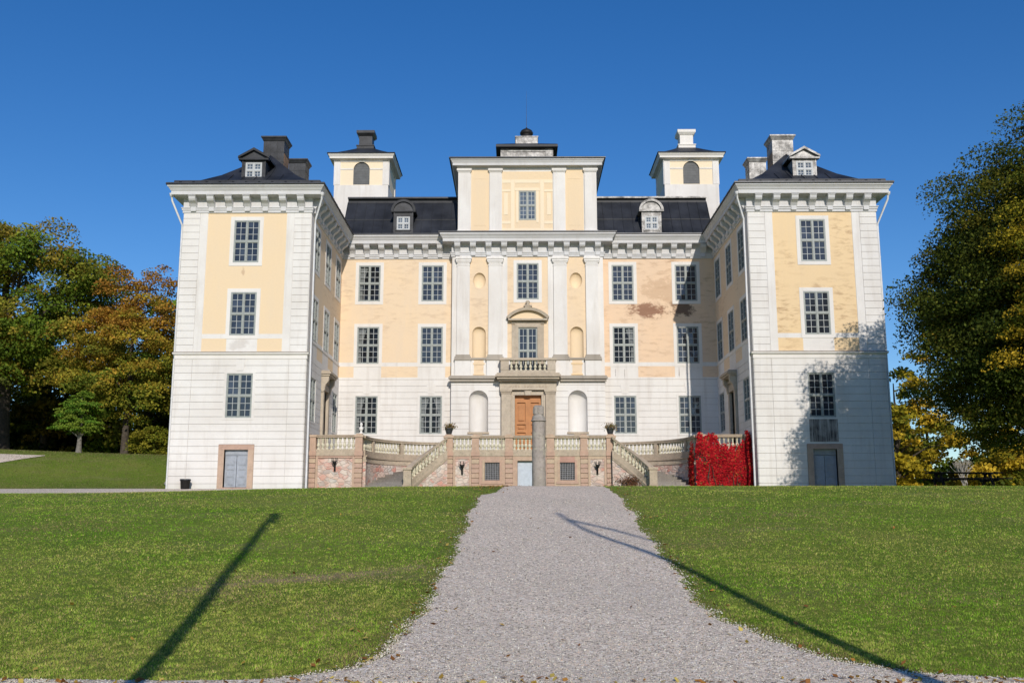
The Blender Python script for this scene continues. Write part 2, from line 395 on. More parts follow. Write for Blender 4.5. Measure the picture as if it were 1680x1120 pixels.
xs = np.unique(np.concatenate([[-1500, -700, -300, -160, -110, -90, -80], np.arange(-72, 60.1, .6), [70, 90, 130, 250, 600, 1500]]))
ys = np.unique(np.concatenate([[-400, -200, -100, -50, -20, -8], np.arange(0, 60, .4), np.arange(60, 100, 1.2), [120, 160, 260, 500, 900, 1600]]))
tag(sheet('lawn', xs, ys, H, LAWN), kind='structure')

# gravel path: left and right edges, read off along the ground
_PL = [(10.25, -60), (10.45, -12), (10.62, -5.3), (10.75, -3.25), (11.15, -2.45), (11.9, -2.15), (12.9, -2.08), (13.9, -2.07), (16.5, -1.98), (18.5, -1.95), (23, -1.9), (28.5, -2.0), (33, -1.8), (36, -1.3), (40, -.85)]
_PR = [(10.25, 60), (10.42, 12), (10.6, 5.1), (10.85, 3.6), (11.5, 2.85), (12.6, 2.35), (13.9, 2.06), (16.3, 2.05), (18.6, 2.13), (22, 2.28), (26, 2.42), (30, 2.6), (34, 2.7), (38, 2.6), (40, 2.45)]
def _jit(y, s): return .06*np.sin(y*1.3+s)+.03*np.sin(y*4.3+2*s)+.025*np.sin(y*11+s*3)+.02*np.sin(y*27+s)+.015*np.sin(y*61+2*s)
def pathL(y): return np.interp(y, [a for a, b in _PL], [b for a, b in _PL])+_jit(y, 1)*np.clip((y-10.9)/1.5, .15, 1)
def pathR(y): return np.interp(y, [a for a, b in _PR], [b for a, b in _PR])+_jit(y, 4)*np.clip((y-10.9)/1.5, .15, 1)
yy = np.concatenate([np.arange(-20, 10.2, 1.2), np.arange(10.2, 12, .035), np.arange(12, 40.2, .09)])
t_ = np.linspace(0, 1, 41)
Lx = np.where(yy < 10.25, -60, pathL(yy))[:, None]; Rx = np.where(yy < 10.25, 60, pathR(yy))[:, None]
PX = Lx+(Rx-Lx)*t_[None, :]; PY = np.repeat(yy[:, None], 41, 1)
edge = np.minimum(t_, 1-t_)[None, :]
PZ = H(PX, PY)+.018-.03*(edge < .001)
tag(gridmesh('gravel_path', PX, PY, PZ, GRAVEL), kind='structure')
# gravel road passing the left wing, and the path over the mound
xs2 = np.arange(-90, -7.9, .5); t2 = np.linspace(0, 1, 9)
RX = np.repeat(xs2[:, None], 9, 1).T; lo = 47.6+.2*np.sin(xs2*.8); hi = 52.0+.3*np.sin(xs2*.5)+np.clip((-xs2-22)*.05, 0, 1.2)
hi = np.where(xs2 > -19.3, 51.6, hi)
RY = lo[None, :]+(hi-lo)[None, :]*t2[:, None]
tag(gridmesh('gravel_road', RX, RY, H(RX, RY)+.022, GRAVEL), kind='structure')
s_ = np.linspace(0, 1, 30); cxp = -30.0-26*s_; cyp = 62.2-1.9*np.clip(s_*8, 0, 1)+3*s_
wd = np.linspace(-1, 1, 7)[:, None]*(.06+1.55*np.clip(s_*8, 0, 1))[None, :]
MX = cxp[None, :]-wd*.25; MY = cyp[None, :]+wd
tag(gridmesh('mound_path', MX[::-1], MY[::-1], (H(MX, MY)+.03)[::-1], GRAVEL), kind='structure')

def vn(x, y, sc, seed):
    L = np.random.default_rng(seed).random((256, 256)); u, v = x/sc, y/sc; i, j = np.floor(u).astype(int), np.floor(v).astype(int); f, g = sst(u-i), sst(v-j)
    G = lambda a, b: L[a % 256, b % 256]
    return (G(i, j)*(1-f)+G(i+1, j)*f)*(1-g)+(G(i, j+1)*(1-f)+G(i+1, j+1)*f)*g
# grass blades on the lawn
def blades(n):
    u = rng.random(n); y = 1/(1/10.3-u*(1/10.3-1/47)); half = y*.56+1.5
    x = CX+(rng.random(n)*2-1)*half; far = rng.random(n) < .10; x = np.where(far, x+np.sign(x-CX)*np.abs(rng.normal(0, 4, n)), x)
    ov = np.abs(rng.normal(0, .07, n)); ok = ~((x > pathL(y)+ov) & (x < pathR(y)-ov) & (y < 40.0)); wd = (np.sin(x*5.1+1.3*y)+np.sin(y*2.3-x*3.1)+np.sin(x*9+y*4)*.6); ok |= (wd > 1.95) & (np.abs(x+1.0) < .9) & (y > 19) & (y < 37) & (rng.random(n) < .55); ok &= (y > 10.45)
    x, y = x[ok], y[ok]; n = len(x); z = H(x, y)
    a = rng.random(n)*2*PI; w = (.0026+.00030*y)*(.7+.6*rng.random(n)); h = (.010+.017*rng.random(n))*(1+y*.012)
    lean = rng.normal(0, .5, (n, 2))*h[:, None]
    b = np.stack([x, y, z-.004], -1); d = np.stack([np.cos(a)*w, np.sin(a)*w, 0*w], -1)
    tip = b+np.stack([lean[:, 0], lean[:, 1], h], -1)
    v = np.stack([b-d, b+d, tip], 1).reshape(-1, 3)
    patch = -.02+.46*vn(x, y*1.2, 5.0, 1)+.36*vn(x, y, 1.5, 2)+.22*vn(x, y, .3, 3)
    wear = np.clip(vn(x+40, y, 3.1, 6)*1.1+vn(x, y+9, .8, 7)*.5-1.0, 0, 1)*1.2
    patch = np.clip((patch-.5)*1.45+.42+rng.normal(0, .22, n), 0, 1)[:, None]
    tuft = (.68+.62*vn(x, y, .10, 4)*(.6+.8*vn(x, y, .5, 5)))[:, None]
    h *= .6+.9*vn(x, y, .10, 4); b = np.stack([x, y, z-.004], -1); tip = b+np.stack([lean[:, 0], lean[:, 1], h], -1); v = np.stack([b-d, b+d, tip], 1).reshape(-1, 3)
    c = np.array([.155, .32, .016])*(1-patch)+np.array([.39, .395, .09])*patch
    dry = (rng.random(n) < .10+.12*patch[:, 0])[:, None]; c = np.where(dry, np.array([.46, .37, .15]), c)*(.65+.7*rng.random((n, 1)))*tuft
    ex = (x+4.1)*math.cos(R(38))+(y-17.3)*math.sin(R(38)); ey = -(x+4.1)*math.sin(R(38))+(y-17.3)*math.cos(R(38))
    sc = np.clip(1.25-np.sqrt((ex/2.6)**2+((ey+.25*np.sin(ex*1.7))/.75)**2)+rng.normal(0, .25, n), 0, 1)*.75
    c = np.where((rng.random(n) < sc*.8)[:, None], np.array([.40, .29, .17])*(.6+.7*rng.random((n, 1))), c)
    c = np.where((rng.random(n) < wear)[:, None], np.array([.33, .25, .12])*(.6+.7*rng.random((n, 1))), c)
    br = np.clip(1.3-np.sqrt(((x+1.75)/.75)**2+((y-36.9)/1.7)**2), 0, 1); c = np.where((rng.random(n) < br)[:, None], np.array([.36, .20, .09])*(.6+.7*rng.random((n, 1))), c)
    # thin, brown turf beside the gravel
    e = np.minimum(np.abs(x-pathL(y)), np.abs(x-pathR(y))); e = np.clip(1-e/.5, 0, 1)[:, None]*(y < 40.5)[:, None]
    c = np.where(rng.random((n, 1)) < e*.6, np.array([.21, .16, .075])*(.6+.6*rng.random((n, 1))), c)
    o = quads('grass', v, np.arange(3*n).reshape(-1, 3), BLADE, np.repeat(c, 3, 0)); tag(o, kind='stuff')
blades(680000)
def stones(n):
    u = rng.random(n); y = 1/(1/10.05-u*(1/10.05-1/32)); x = CX+(rng.random(n)*2-1)*(y*.56+.6)
    ok = ((x > pathL(y)-.03-.10*np.abs(rng.normal(0, 1, n))*(rng.random(n) < .3)) & (x < pathR(y)+.03+.10*np.abs(rng.normal(0, 1, n))*(rng.random(n) < .3))) | (y < 10.3)
    x, y = x[ok], y[ok]; n = len(x); z = H(x, y)+.016
    s = (.0045+.008*rng.random(n)**2)*(.8+y*.025); a = rng.random(n)*2*PI; rot = lambda k: (np.cos(a+k), np.sin(a+k))
    base = np.stack([x, y, z], -1); pts = []
    for k in (0, 1.7, 3.1, 4.5):
        c, sn = rot(k); q = s*(.8+.5*rng.random(n)); pts.append(base+np.stack([c*q, sn*q, -.003+0*q], -1))
    pts.append(base+np.stack([rng.normal(0, .25, n)*s, rng.normal(0, .25, n)*s, s*(.7+.5*rng.random(n))], -1))
    v = np.stack(pts, 1).reshape(-1, 3); b = (np.arange(n)*5)[:, None]
    q = np.concatenate([b+np.array([[i, (i+1) % 4, 4]]) for i in range(4)], 0)
    pal = np.array([(.20, .165, .13), (.52, .435, .35), (.70, .60, .48), (.80, .57, .43), (.90, .79, .64), (.58, .545, .50), (1.0, .93, .80)])
    cc = pal[rng.choice(7, n, p=[.16, .2, .22, .09, .15, .1, .08])]*(.8+.4*rng.random((n, 1)))*np.array([1.0, 1.045, 1.0])
    tag(quads('gravel_stones', v, q, LITTER, np.repeat(cc, 5, 0)), kind='stuff')
stones(280000)
def mound_blades(n):
    x = -18.9-rng.random(n)*28; y = 52.6+rng.random(n)**1.2*15; z = H(x, y); a = rng.random(n)*2*PI
    ok = ~((y < 53.6) & (rng.random(n) < .7)); x, y, z, a = x[ok], y[ok], z[ok], a[ok]; n = len(x)
    w = .022*(.7+.6*rng.random(n)); h = .05*(.6+.9*rng.random(n)); b = np.stack([x, y, z-.01], -1); d = np.stack([np.cos(a)*w, np.sin(a)*w, 0*w], -1)
    v = np.stack([b-d, b+d, b+np.stack([rng.normal(0, .4, n)*h, rng.normal(0, .4, n)*h, h], -1)], 1).reshape(-1, 3)
    p = np.clip(.78+.3*np.sin(x*.5+y*.3)*np.sin(y*.6)+rng.normal(0, .3, n), 0, 1)[:, None]
    c = (np.array([.10, .17, .028])*(1-p)+np.array([.22, .205, .08])*p)*(.6+.7*rng.random((n, 1)))
    tag(quads('mound_grass', v, np.arange(3*n).reshape(-1, 3), BLADE, np.repeat(c, 3, 0)), kind='stuff')
mound_blades(60000)
def litter(n):
    m = n; y = 10.3+rng.random(m)**1.6*32; x = rng.normal(0, 1, m)
    side = rng.random(m)
    x = np.where(side < .38, pathL(np.maximum(y, 10.9))+rng.normal(-.1, .28, m), np.where(side < .68, pathR(np.maximum(y, 10.9))+rng.normal(.1, .28, m), CX+(rng.random(m)*2-1)*y*.55))
    k = int(m*.16); y[:k] = 10.3+rng.random(k)*.35; x[:k] = CX+(rng.random(k)*2-1)*6
    k2 = int(m*.30); y[-k2:] = 38+rng.random(k2)*10; x[-k2:] = 13+rng.random(k2)*13
    k3 = int(m*.12); y[k:k+k3] = 37.5+rng.normal(0, .7, k3); x[k:k+k3] = -1.5+rng.normal(0, .5, k3)
    z = H(x, y)+.035; s = .022+.03*rng.random(m); a = rng.random(m)*2*PI; t = rng.normal(0, .35, (m, 2))
    c, sn = np.cos(a)*s, np.sin(a)*s
    off = [(c, sn), (-sn*.6, c*.6), (-c, -sn), (sn*.6, -c*.6)]
    v = np.stack([np.stack([x+p, y+q, z+p*t[:, 0]+q*t[:, 1]], -1) for p, q in off], 1).reshape(-1, 3)
    pal = np.array([(.42, .20, .04), (.50, .32, .06), (.25, .11, .035), (.55, .42, .10), (.33, .14, .04)])
    cc = pal[rng.integers(0, 5, m)]*(.6+.6*rng.random((m, 1)))
    tag(quads('fallen_leaves', v, np.arange(4*m).reshape(-1, 4), LITTER, np.repeat(cc, 4, 0)), kind='stuff')
litter(1150)

# ------------------------------------------------------------------ castle  (local origin: middle of the wings' front line)
castle = thing('castle', (0, 52, 0), 'pale yellow and white baroque castle with black roofs, two projecting wings and corner turrets', 'castle')
XI, XO, YC, YA, YB = 11.8, 18.7, 9.66, 9.16, 24.0
WC = 15.25
FWL = Fr((-WC, 0), (1, 0), (0, -1)); FWR = Fr((WC, 0), (1, 0), (0, -1))
FC = Fr((0, YC), (1, 0), (0, -1)); FA = Fr((0, YA), (1, 0), (0, -1))
FIL = Fr((-XI, 0), (0, 1), (1, 0)); FIR = Fr((XI, 0), (0, 1), (-1, 0))
FOL = Fr((-XO, 0), (0, 1), (-1, 0)); FOR = Fr((XO, 0), (0, 1), (1, 0))
WINZ = [(3.57, 5.92), (7.95, 10.29), (11.93, 14.29)]; WH = .69      # window heights and half width
ZF = 14.69                                                          # underside of the main cornice

# --- one casement window, its panes and its painted surround
def window_frame(w, h, rows=3, mats=None, fw=.065, pw=.085):
    mb = MB(); x = w/2
    mb.box(-x, -x+fw, -.015, .09, 0, h, 0); mb.box(x-fw, x, -.015, .09, 0, h, 0)
    mb.box(-x+fw, x-fw, -.015, .09, 0, fw, 0); mb.box(-x+fw, x-fw, -.015, .09, h-fw, h, 0)
    mb.box(-pw/2, pw/2, -.03, .08, fw, h-fw, 0); zt = h*.5
    for s in (-1, 1):
        a, b = (-x+fw, -pw/2) if s < 0 else (pw/2, x-fw)
        mb.box(a, b, -.022, .08, zt-.05, zt+.05, 0)
        for z0, z1 in ((fw, zt-.05), (zt+.05, h-fw)):
            r = .03
            mb.box(a, a+r, .004, .06, z0, z1, 0); mb.box(b-r, b, .004, .06, z0, z1, 0)
            mb.box(a+r, b-r, .004, .06, z0, z0+r, 0); mb.box(a+r, b-r, .004, .06, z1-r, z1, 0)
            m = (a+b)/2; mb.box(m-.013, m+.013, .014, .05, z0+r, z1-r, 1)
            for k in range(1, rows):
                zz = z0+(z1-z0)*k/rows
                mb.box(a+r, m-.013, .016, .05, zz-.013, zz+.013, 1); mb.box(m+.013, b-r, .016, .05, zz-.013, zz+.013, 1)
    return mb
def pane_mesh(w, h, rows=3, seed=0):
    r = random.Random(seed); mb = MB(); x = w/2-.06; rp = random.Random(seed+50)
    for s in (-1, 1):
        for z0, z1 in ((.06, h/2), (h/2, h-.06)):
            for c in (0, 1):
                a = s*(c*.5)*x; b = s*(c+1)*.5*x; a, b = min(a, b), max(a, b)
                for k in range(rows):
                    p, q = z0+(z1-z0)*k/rows, z0+(z1-z0)*(k+1)/rows
                    t, u = r.uniform(-.006, .006), r.uniform(-.006, .006)
                    mb.add([(a, .034+t, p), (b, .034-t, p), (b, .034-t+u, q), (a, .034+t+u, q)], [(0, 1, 2, 3)], 1 if rp.random() < .24 else 0)
    return mb
def surround_mesh(w, h, sw=.2, d=.02, bot=.19):
    mb = MB(); x = w/2
    mb.box(-x-sw, -x, -d, .1, -bot, h+sw); mb.box(x, x+sw, -d, .1, -bot, h+sw)
    mb.box(-x, x, -d, .1, h, h+sw); mb.box(-x, x, -d, .1, -bot, 0); return mb
WW = WH*2; WHT = 2.345
_fr = window_frame(WW, WHT).build('window', [FRAME, MUNT], castle)
_pn = [pane_mesh(WW, WHT, seed=i).build('pane', [GLASS, GLASSM], castle) for i in range(5)]
_su = surround_mesh(WW, WHT).build('surround', TRIM, castle)
_su2 = surround_mesh(WW, WHT, .13, .045, .10).build('surround', WHITE, castle)
_tmp = [_fr, _su, _su2]+_pn
wcount = 0
CURT = simple('linen_curtain', (.62, .60, .56), .9, 0, .15, 5, .1)
def clear_glass():
    m, t, b = nt('clear_window_glass'); out = [n for n in t.nodes if n.type == 'OUTPUT_MATERIAL'][0]
    b.inputs['Base Color'].default_value = (.02, .025, .035, 1); b.inputs['Roughness'].default_value = .04; b.inputs['IOR'].default_value = 1.55
    tr = N(t, 'BsdfTransparent'); tr.inputs[0].default_value = (.80, .84, .86, 1); mx = N(t, 'MixShader'); mx.inputs[0].default_value = .35
    t.links.new(tr.outputs[0], mx.inputs[1]); t.links.new(b.outputs[0], mx.inputs[2]); t.links.new(mx.outputs[0], out.inputs[0]); return m
GLASSC = clear_glass()
_cp = pane_mesh(WW, WHT, seed=21).build('pane', [GLASSC, GLASSC], castle)
def curtain_mesh(side, low, r):
    mb = MB(); K = 9; x = WW/2-.07; rows = []
    for j in range(9):
        z = .08+(WHT-.2)*j/8; q = j/8; w = .16+(.50-.16)*max(0, (q-low)/(1-low))**1.3 if q > low else .16+.10*(low-q)
        rows.append([(side*(x-w*i/K), .13+.022*math.sin(i*2.2+j*.3), z) for i in range(K+1)])
    vs = [p for rr in rows for p in rr]; m = K+1
    mb.add(vs, [(j*m+i, j*m+i+1, (j+1)*m+i+1, (j+1)*m+i) for j in range(8) for i in range(K)], 0, True); return mb
_cl = [curtain_mesh(-1, .35, 1).build('curtain', CURT, castle), curtain_mesh(1, .45, 1).build('curtain', CURT, castle)]
_bk = MB(); _bk.box(-WW/2, WW/2, .27, .29, 0, WHT); _bk = _bk.build('dark_back_panel', DARK, castle)  # flat near-black panel painted in place of the unlit room
_tmp += [_cp, _bk]+_cl
def put_window(F, u, z, rustic=False, sur=True, curtain=0):
    global wcount
    w = inst(_fr, castle, F.P(u, 0, z), F.rot()); 
    if curtain:
        inst(_cp, w, (0, 0, 0)); inst(_bk, w, (0, 0, 0))
        for k, c in enumerate(_cl):
            if curtain & (k+1): inst(c, w, (0, 0, 0))
    else: inst(_pn[wcount*7 % 5], w, (0, 0, 0))
    wcount += 1
    if sur: inst(_su2 if rustic else _su, w, (0, 0, 0))
    return w
def whole(u, z, w=WH): return (u-w, u+w, z, z+WHT)

# --- wings
def wing_front(F, side):
    holes = [whole(0, z) for z, _ in WINZ]+[(-.62, .62, -.02, 1.92)]
    ycol = lambda u, z: 1 if abs(u) < 2.13 and (z > 8.03 or (7.09 < z < 7.78 and abs(u) > .82)) else 2 if z < 6.68 or abs(u) > 2.56 else 0
    mb = MB(); wallgrid(mb, F, -3.45, 3.45, -.7, ZF+.2, holes, ycol, (-2.13, 2.13, -.82, .82, -2.56, 2.56), (6.68, 7.09, 7.78, 8.03))
    mb.build('wing_wall', [WHITE, YELLOW if side < 0 else YELLOW_R, JOINT], castle)
    rh = [(-WH-.13, WH+.13, WINZ[0][0]-.1, WINZ[0][0]+WHT+.13), (-.93, .93, -.8, 2.2)]
    mb = MB(); courses(mb, F, -3.45+.002, -2.56, -.6, 6.68, .385, rh); courses(mb, F, -2.545, 2.545, -.6, 6.68, .385, rh); courses(mb, F, 2.56, 3.45-.002, -.6, 6.68, .385, rh)
    for a, b in ((-3.45+.002, -2.56), (2.56, 3.45-.002)): courses(mb, F, a, b, 7.05, ZF, .386)
    for a, b in ((-2.545, -2.14), (2.14, 2.545)): F.box(mb, a, b, -.02, .026, 7.05, ZF)
    # keystone over the lower window
    F.add(mb, [(-.17,.055,6.06),(.17,.055,6.06),(.26,.055,6.66),(-.26,.055,6.66),(-.17,0,6.06),(.17,0,6.06),(.26,0,6.66),(-.26,0,6.66)], [(3,2,1,0),(0,1,5,4),(1,2,6,5),(3,0,4,7)])
    mb.build('rustication', WHITE, castle)
    for i, (z, _) in enumerate(WINZ): put_window(F, 0, z, i == 0)
    # door
    d = MB()
    for s in (-1, 1):
        a, b = (-.60, -.012) if s < 0 else (.012, .60)
        d.box(a, b, .16, .21, 0, 1.62)
        for z0, z1 in ((.10, .42), (.50, .80), (.88, 1.05), (1.12, 1.54)):
            d.box(a+.10, b-.10, .135, .165, z0, z1); d.box(a+.15, b-.15, .12, .14, z0+.05, z1-.05)
    d.box(-.60, .60, .13, .21, 1.64, 1.92); d.box(-.5, .5, .115, .135, 1.70, 1.86)
    door = d.build('door', GREYDOOR, castle); door.location = F.P(0, 0, 0)
    s = MB()
    s.box(-.92, -.62, -.075, .2, -.6, 1.92); s.box(.62, .92, -.075, .2, -.6, 1.92); s.box(-.92, .92, -.08, .2, 1.921, 2.18); s.box(-.8, .8, -.1, .2, -.6, -.02)
    so_ = s.build('door_surround', PINK, door)
    if side > 0:
        h = MB(); F.box(h, -.74, .74, 0.02, .042, 2.3, 3.50, 0); h.build('damp_patch', STAIN, castle)
def stain_mat():
    m, t, b = nt('damp_streaked_plaster'); c = ramp(t, noise(t, pos(t, (7, 7, .55)), 1.4, 6, .65), [(.36, (.40, .37, .345)), (.5, (.17, .145, .135)), (.62, (.035, .028, .028))])
    c = mix(t, ramp(t, noise(t, pos(t), 2.2, 5, .6), [(.4, g3(0)), (.7, g3(.6))]), c, (.42, .39, .36))
    t.links.new(c, b.inputs['Base Color']); b.inputs['Roughness'].default_value = .9; return m
STAIN = stain_mat()
wing_front(FWL, -1); wing_front(FWR, 1)
wins_in = (1.85, 5.15, 8.42)
def wing_inner(F, side):
    holes = [whole(u, z) for u in wins_in for z, _ in WINZ[1:]]+[whole(wins_in[0], WINZ[0][0]), whole(wins_in[2], WINZ[0][0]), (4.55, 5.75, 1.6, 5.6)]
    ap = lambda u: any(abs(u-w) < .84 for w in wins_in)
    ycol = lambda u, z: 1 if u > .62 and (z > 8.03 or (7.09 < z < 7.78 and not ap(u))) else 2 if z < 7.0 else 0
    mb = MB(); wallgrid(mb, F, 0, YC+.3, -.7, ZF+.2, holes, ycol, [.62]+[w+s*.84 for w in wins_in for s in (-1, 1)], (7.0, 7.09, 7.78, 8.03))
    mb.build('wing_wall', [WHITE, YELLOW_L, JOINT], castle)
    rh = [(w-WH-.13, w+WH+.13, WINZ[0][0]-.1, WINZ[0][0]+WHT+.13) for w in (wins_in[0], wins_in[2])]+[(4.1, 6.2, 0, 6.6)]
    mb = MB(); courses(mb, F, .004, YC, -.6, 7.0, .385, rh); F.box(mb, .004, .6, -.02, .026, 7.05, ZF)
    mb.build('rustication', WHITE, castle)
    for w in wins_in:
        for z, _ in WINZ[1:]: put_window(F, w, z)
    put_window(F, wins_in[0], WINZ[0][0], True); put_window(F, wins_in[2], WINZ[0][0], True)
    # stone portal with a bracketed hood
    d = MB(); d.box(-.6, .6, .22, .27, 1.6, 5.6)
    for z0, z1 in ((1.9, 2.9), (3.1, 4.3), (4.5, 5.4)):
        for a, b in ((-.5, -.06), (.06, .5)): d.box(a, b, .19, .225, z0, z1)
    door = d.build('door', WOODDK if side > 0 else BROWNDOOR, castle); door.location = F.P(5.15, 0, 0); door.rotation_euler = (0, 0, F.rot())
    s = MB()
    for a, b in ((-.92, -.6), (.6, .92)): s.box(a, b, -.16, .22, 1.6, 5.6)
    s.box(-.92, .92, -.17, .22, 5.601, 5.9)
    s.box(-.86, .86, -.12, .1, 5.9, 6.4)
    for a in (-.98, .72): s.prism([(-.1, 5.5), (-.2, 5.55), (-.26, 5.9), (-.42, 6.1), (-.45, 6.4), (-.0, 6.4), (-.0, 5.5)], lambda p, t: (t, p[0], p[1]), a, a+.26)
    for i in range(7): s.lathe([(.02, -.09), (.09, -.05), (.1, .03), (.03, .09)], (-.6+.2*i, -.14, 6.15), 7)
    s.box(-1.05, 1.05, -.5, .1, 6.4, 6.5); s.box(-1.12, 1.12, -.58, .1, 6.501, 6.62); s.box(-1.05, 1.05, -.5, .1, 6.62, 6.70)
    s.build('door_surround', PORTAL, door)
wing_inner(FIL, -1); wing_inner(FIR, 1)
for F, s in ((FOL, -1), (FOR, 1)):
    mb = MB(); wallgrid(mb, F, 0, YB, -.7, ZF+.2, [], lambda u, z: 1 if z < 6.68 else 0, (), (6.68,)); courses(mb, F, .004, YB, -.6, 6.68, .385); courses(mb, F, .004, .9, 7.05, ZF, .386)
    mb.build('wing_wall', [WHITE, JOINT], castle)
mb = MB(); mb.add([(-XO, YB, -.7), (XO, YB, -.7), (XO, YB, 15), (-XO, YB, 15)], [(0, 1, 2, 3)]); mb.build('rear_wall', WHITE, castle)

# --- centre block
cw = (6.02, 10.02)
def flank(side):
    us = [side*c for c in cw]; a, b = (-XI, -4.62) if side < 0 else (4.62, XI)
    holes = [whole(u, z) for u in us for z, _ in WINZ]; ap = lambda u: any(abs(u-w) < .86 for w in us)
    ycol = lambda u, z: 1 if z > 8.03 or (7.09 < z < 7.78 and not ap(u)) else 2 if z < 6.98 else 0
    mb = MB(); wallgrid(mb, FC, a, b, 0, ZF+.2, holes, ycol, [w+s*.86 for w in us for s in (-1, 1)], (6.98, 7.09, 7.78, 8.03))
    mb.build('centre_wall', [WHITE, YELLOW_L if side < 0 else YELLOW_S, JOINT], castle)
    rh = [(w-WH-.13, w+WH+.13, WINZ[0][0]-.1, WINZ[0][0]+WHT+.13) for w in us]
    mb = MB(); courses(mb, FC, a, b, 1.5, 6.98, .388, rh, n1=.025)
    for u in us:
        FC.add(mb, [(u-.2,.045,6.06),(u+.2,.045,6.06),(u+.3,.045,6.75),(u-.3,.045,6.75),(u-.2,0,6.06),(u+.2,0,6.06),(u+.3,0,6.75),(u-.3,0,6.75)], [(3,2,1,0),(0,1,5,4),(1,2,6,5),(2,3,7,6),(3,0,4,7)])
    mb.build('rustication', WHITE, castle)
    for u in us:
        for i, (z, _) in enumerate(WINZ): put_window(FC, u, z, i == 0, curtain=(1 if u < -8 else 3 if (u < 0 and i == 0) else 2 if (0 < u < 8 and i == 1) else 0))
flank(-1); flank(1)

def arch_hole(mb, F, u, hw, z0, zs, n, mat):
    """the two spandrels that fill a square opening above a round arch"""
    K = 12; r = hw
    for s in (-1, 1):
        pts = [(u+s*r, n, zs+r)]+[(u+s*r*math.cos(a), n, zs+r*math.sin(a)) for a in [PI/2*i/K for i in range(K+1)]]
        fs = [(0, i, i+1) for i in range(1, K+1)]
        if s > 0: fs = [f[::-1] for f in fs]
        F.add(mb, pts, [f[::-1] for f in fs] if False else fs, mat)
def niche(F, u, hw, z0, z1, n, mat, name='niche', depth=None, mats=None):
    mb = MB(); r = hw; zs = z1-r; d = depth or r*.95; K = 14
    ring = lambda z, s=1.: [(u-s*r*math.cos(PI*i/K), n-.001-d*math.sin(PI*i/K)*s, z) for i in range(K+1)]
    rows = [ring(z0), ring(zs)]
    for j in range(1, 9):
        a = PI/2*j/8; rows.append(ring(zs+r*math.sin(a), math.cos(a)))
    vs = [p for rr in rows for p in rr]; m = K+1
    fs = [(j*m+i, j*m+i+1, (j+1)*m+i+1, (j+1)*m+i) for j in range(len(rows)-1) for i in range(K)]
    F.add(mb, vs, fs, 0, True)
    F.add(mb, rows[0], [tuple(range(m))], 1)
    arch_hole(mb, F, u, hw, z0, zs, n, 2)
    return mb.build(name, mats, castle)

aw = .66
nich = [(-3.05, .59, 3.64, 6.21), (3.05, .59, 3.64, 6.21)]; arch = [(-3.04, .415, 8.23, 10.2), (3.04, .415, 8.23, 10.2)]
holes = [(u-h, u+h, a, b) for u, h, a, b in nich+arch]+[(-aw, aw, WINZ[2][0], WINZ[2][0]+WHT), (-.63, .63, 7.2, 10.13), (-.82, .82, 1.6, 5.89)]
for s in (-1, 1): holes.append((s*3.03-.40, s*3.03+.40, 12.63, 13.67))
ycol = lambda u, z: 1 if z > 8.1 and (2.45 < abs(u) < 3.63 or abs(u) < 1.42) or (7.1 < z < 8.1 and 2.75 < abs(u) < 3.35) else 2 if z < 6.74 else 0
mb = MB(); wallgrid(mb, FA, -4.75, 4.75, 0, ZF+.2, holes, ycol, (-4.45, 4.45, -3.63, 3.63, -2.45, 2.45, -1.42, 1.42, 2.75, 3.35, -2.75, -3.35), (6.74, 7.1, 8.1), depth=.25)
for s in (-1, 1):
    u = s*3.03; K = 32   # oval recess: the ring between the square opening and the oval
    ov = [(u+.395*math.cos(2*PI*i/K), 0, 13.15+.515*math.sin(2*PI*i/K)) for i in range(K)]
    sq = []
    for i in range(K):
        c, t = math.cos(2*PI*i/K), math.sin(2*PI*i/K); k = 1/max(abs(c), abs(t)); sq.append((u+.40*c*k, 0, 13.15+.52*t*k))
    FA.add(mb, ov+sq, [(K+i, i, (i+1) % K, K+(i+1) % K) for i in range(K)], 1)
for x in (-4.75, 4.75): mb.add([(x, YA, 0), (x, YC, 0), (x, YC, ZF+.2), (x, YA, ZF+.2)], [(3,2,1,0) if x < 0 else (0,1,2,3)], 0)
mb.build('avant_corps_wall', [WHITE, YELLOW_L, JOINT], castle)
for u, h, a, b in nich: niche(FA, u, h, a, b, .027, 0, mats=[WHITE, LEDGE, WHITE])
for u, h, a, b in arch: niche(FA, u, h, a, b, .001, 0, mats=[YELLOW, LEDGE, YELLOW], depth=.3)
for s in (-1, 1):
    mb = MB(); u = s*3.03; K = 32; rows = []
    for j in range(7):
        a = PI/2*j/6; rows.append([(u+.395*math.cos(a)*math.cos(2*PI*i/K), -.28*math.sin(a), 13.15+.515*math.cos(a)*math.sin(2*PI*i/K)) for i in range(K)])
    vs = [p for r in rows for p in r]; FA.add(mb, vs, [(j*K+(i+1) % K, j*K+i, (j+1)*K+i, (j+1)*K+(i+1) % K) for j in range(6) for i in range(K)], 0, True)
    mb.build('oval_niche', YELLOW, castle)
    mb = MB(); u = s*3.05; FA.box(mb, u-.66, u+.66, -.1, .10, 3.52, 3.64); FA.box(mb, u-.25, u+.25, 0, .08, 3.40, 3.52); mb.build('niche_sill', SAND, castle)
    mb = MB(); u = s*3.04; FA.box(mb, u-.47, u+.47, -.05, .08, 8.13, 8.23); mb.build('niche_sill', LEDGE, castle)
    mb = MB()   # blind panel below the small niche
    FA.box(mb, u-.36, u+.36, 0, .03, 7.82, 7.92); FA.box(mb, u-.36, u+.36, 0, .03, 7.16, 7.24)
    mb.build('blind_panel', YELLOW if s < 0 else YELLOW_R, castle)
rh = [(u-h, u+h, a-.12, b) for u, h, a, b in nich]+[(-1.72, 1.72, 0, 6.8)]
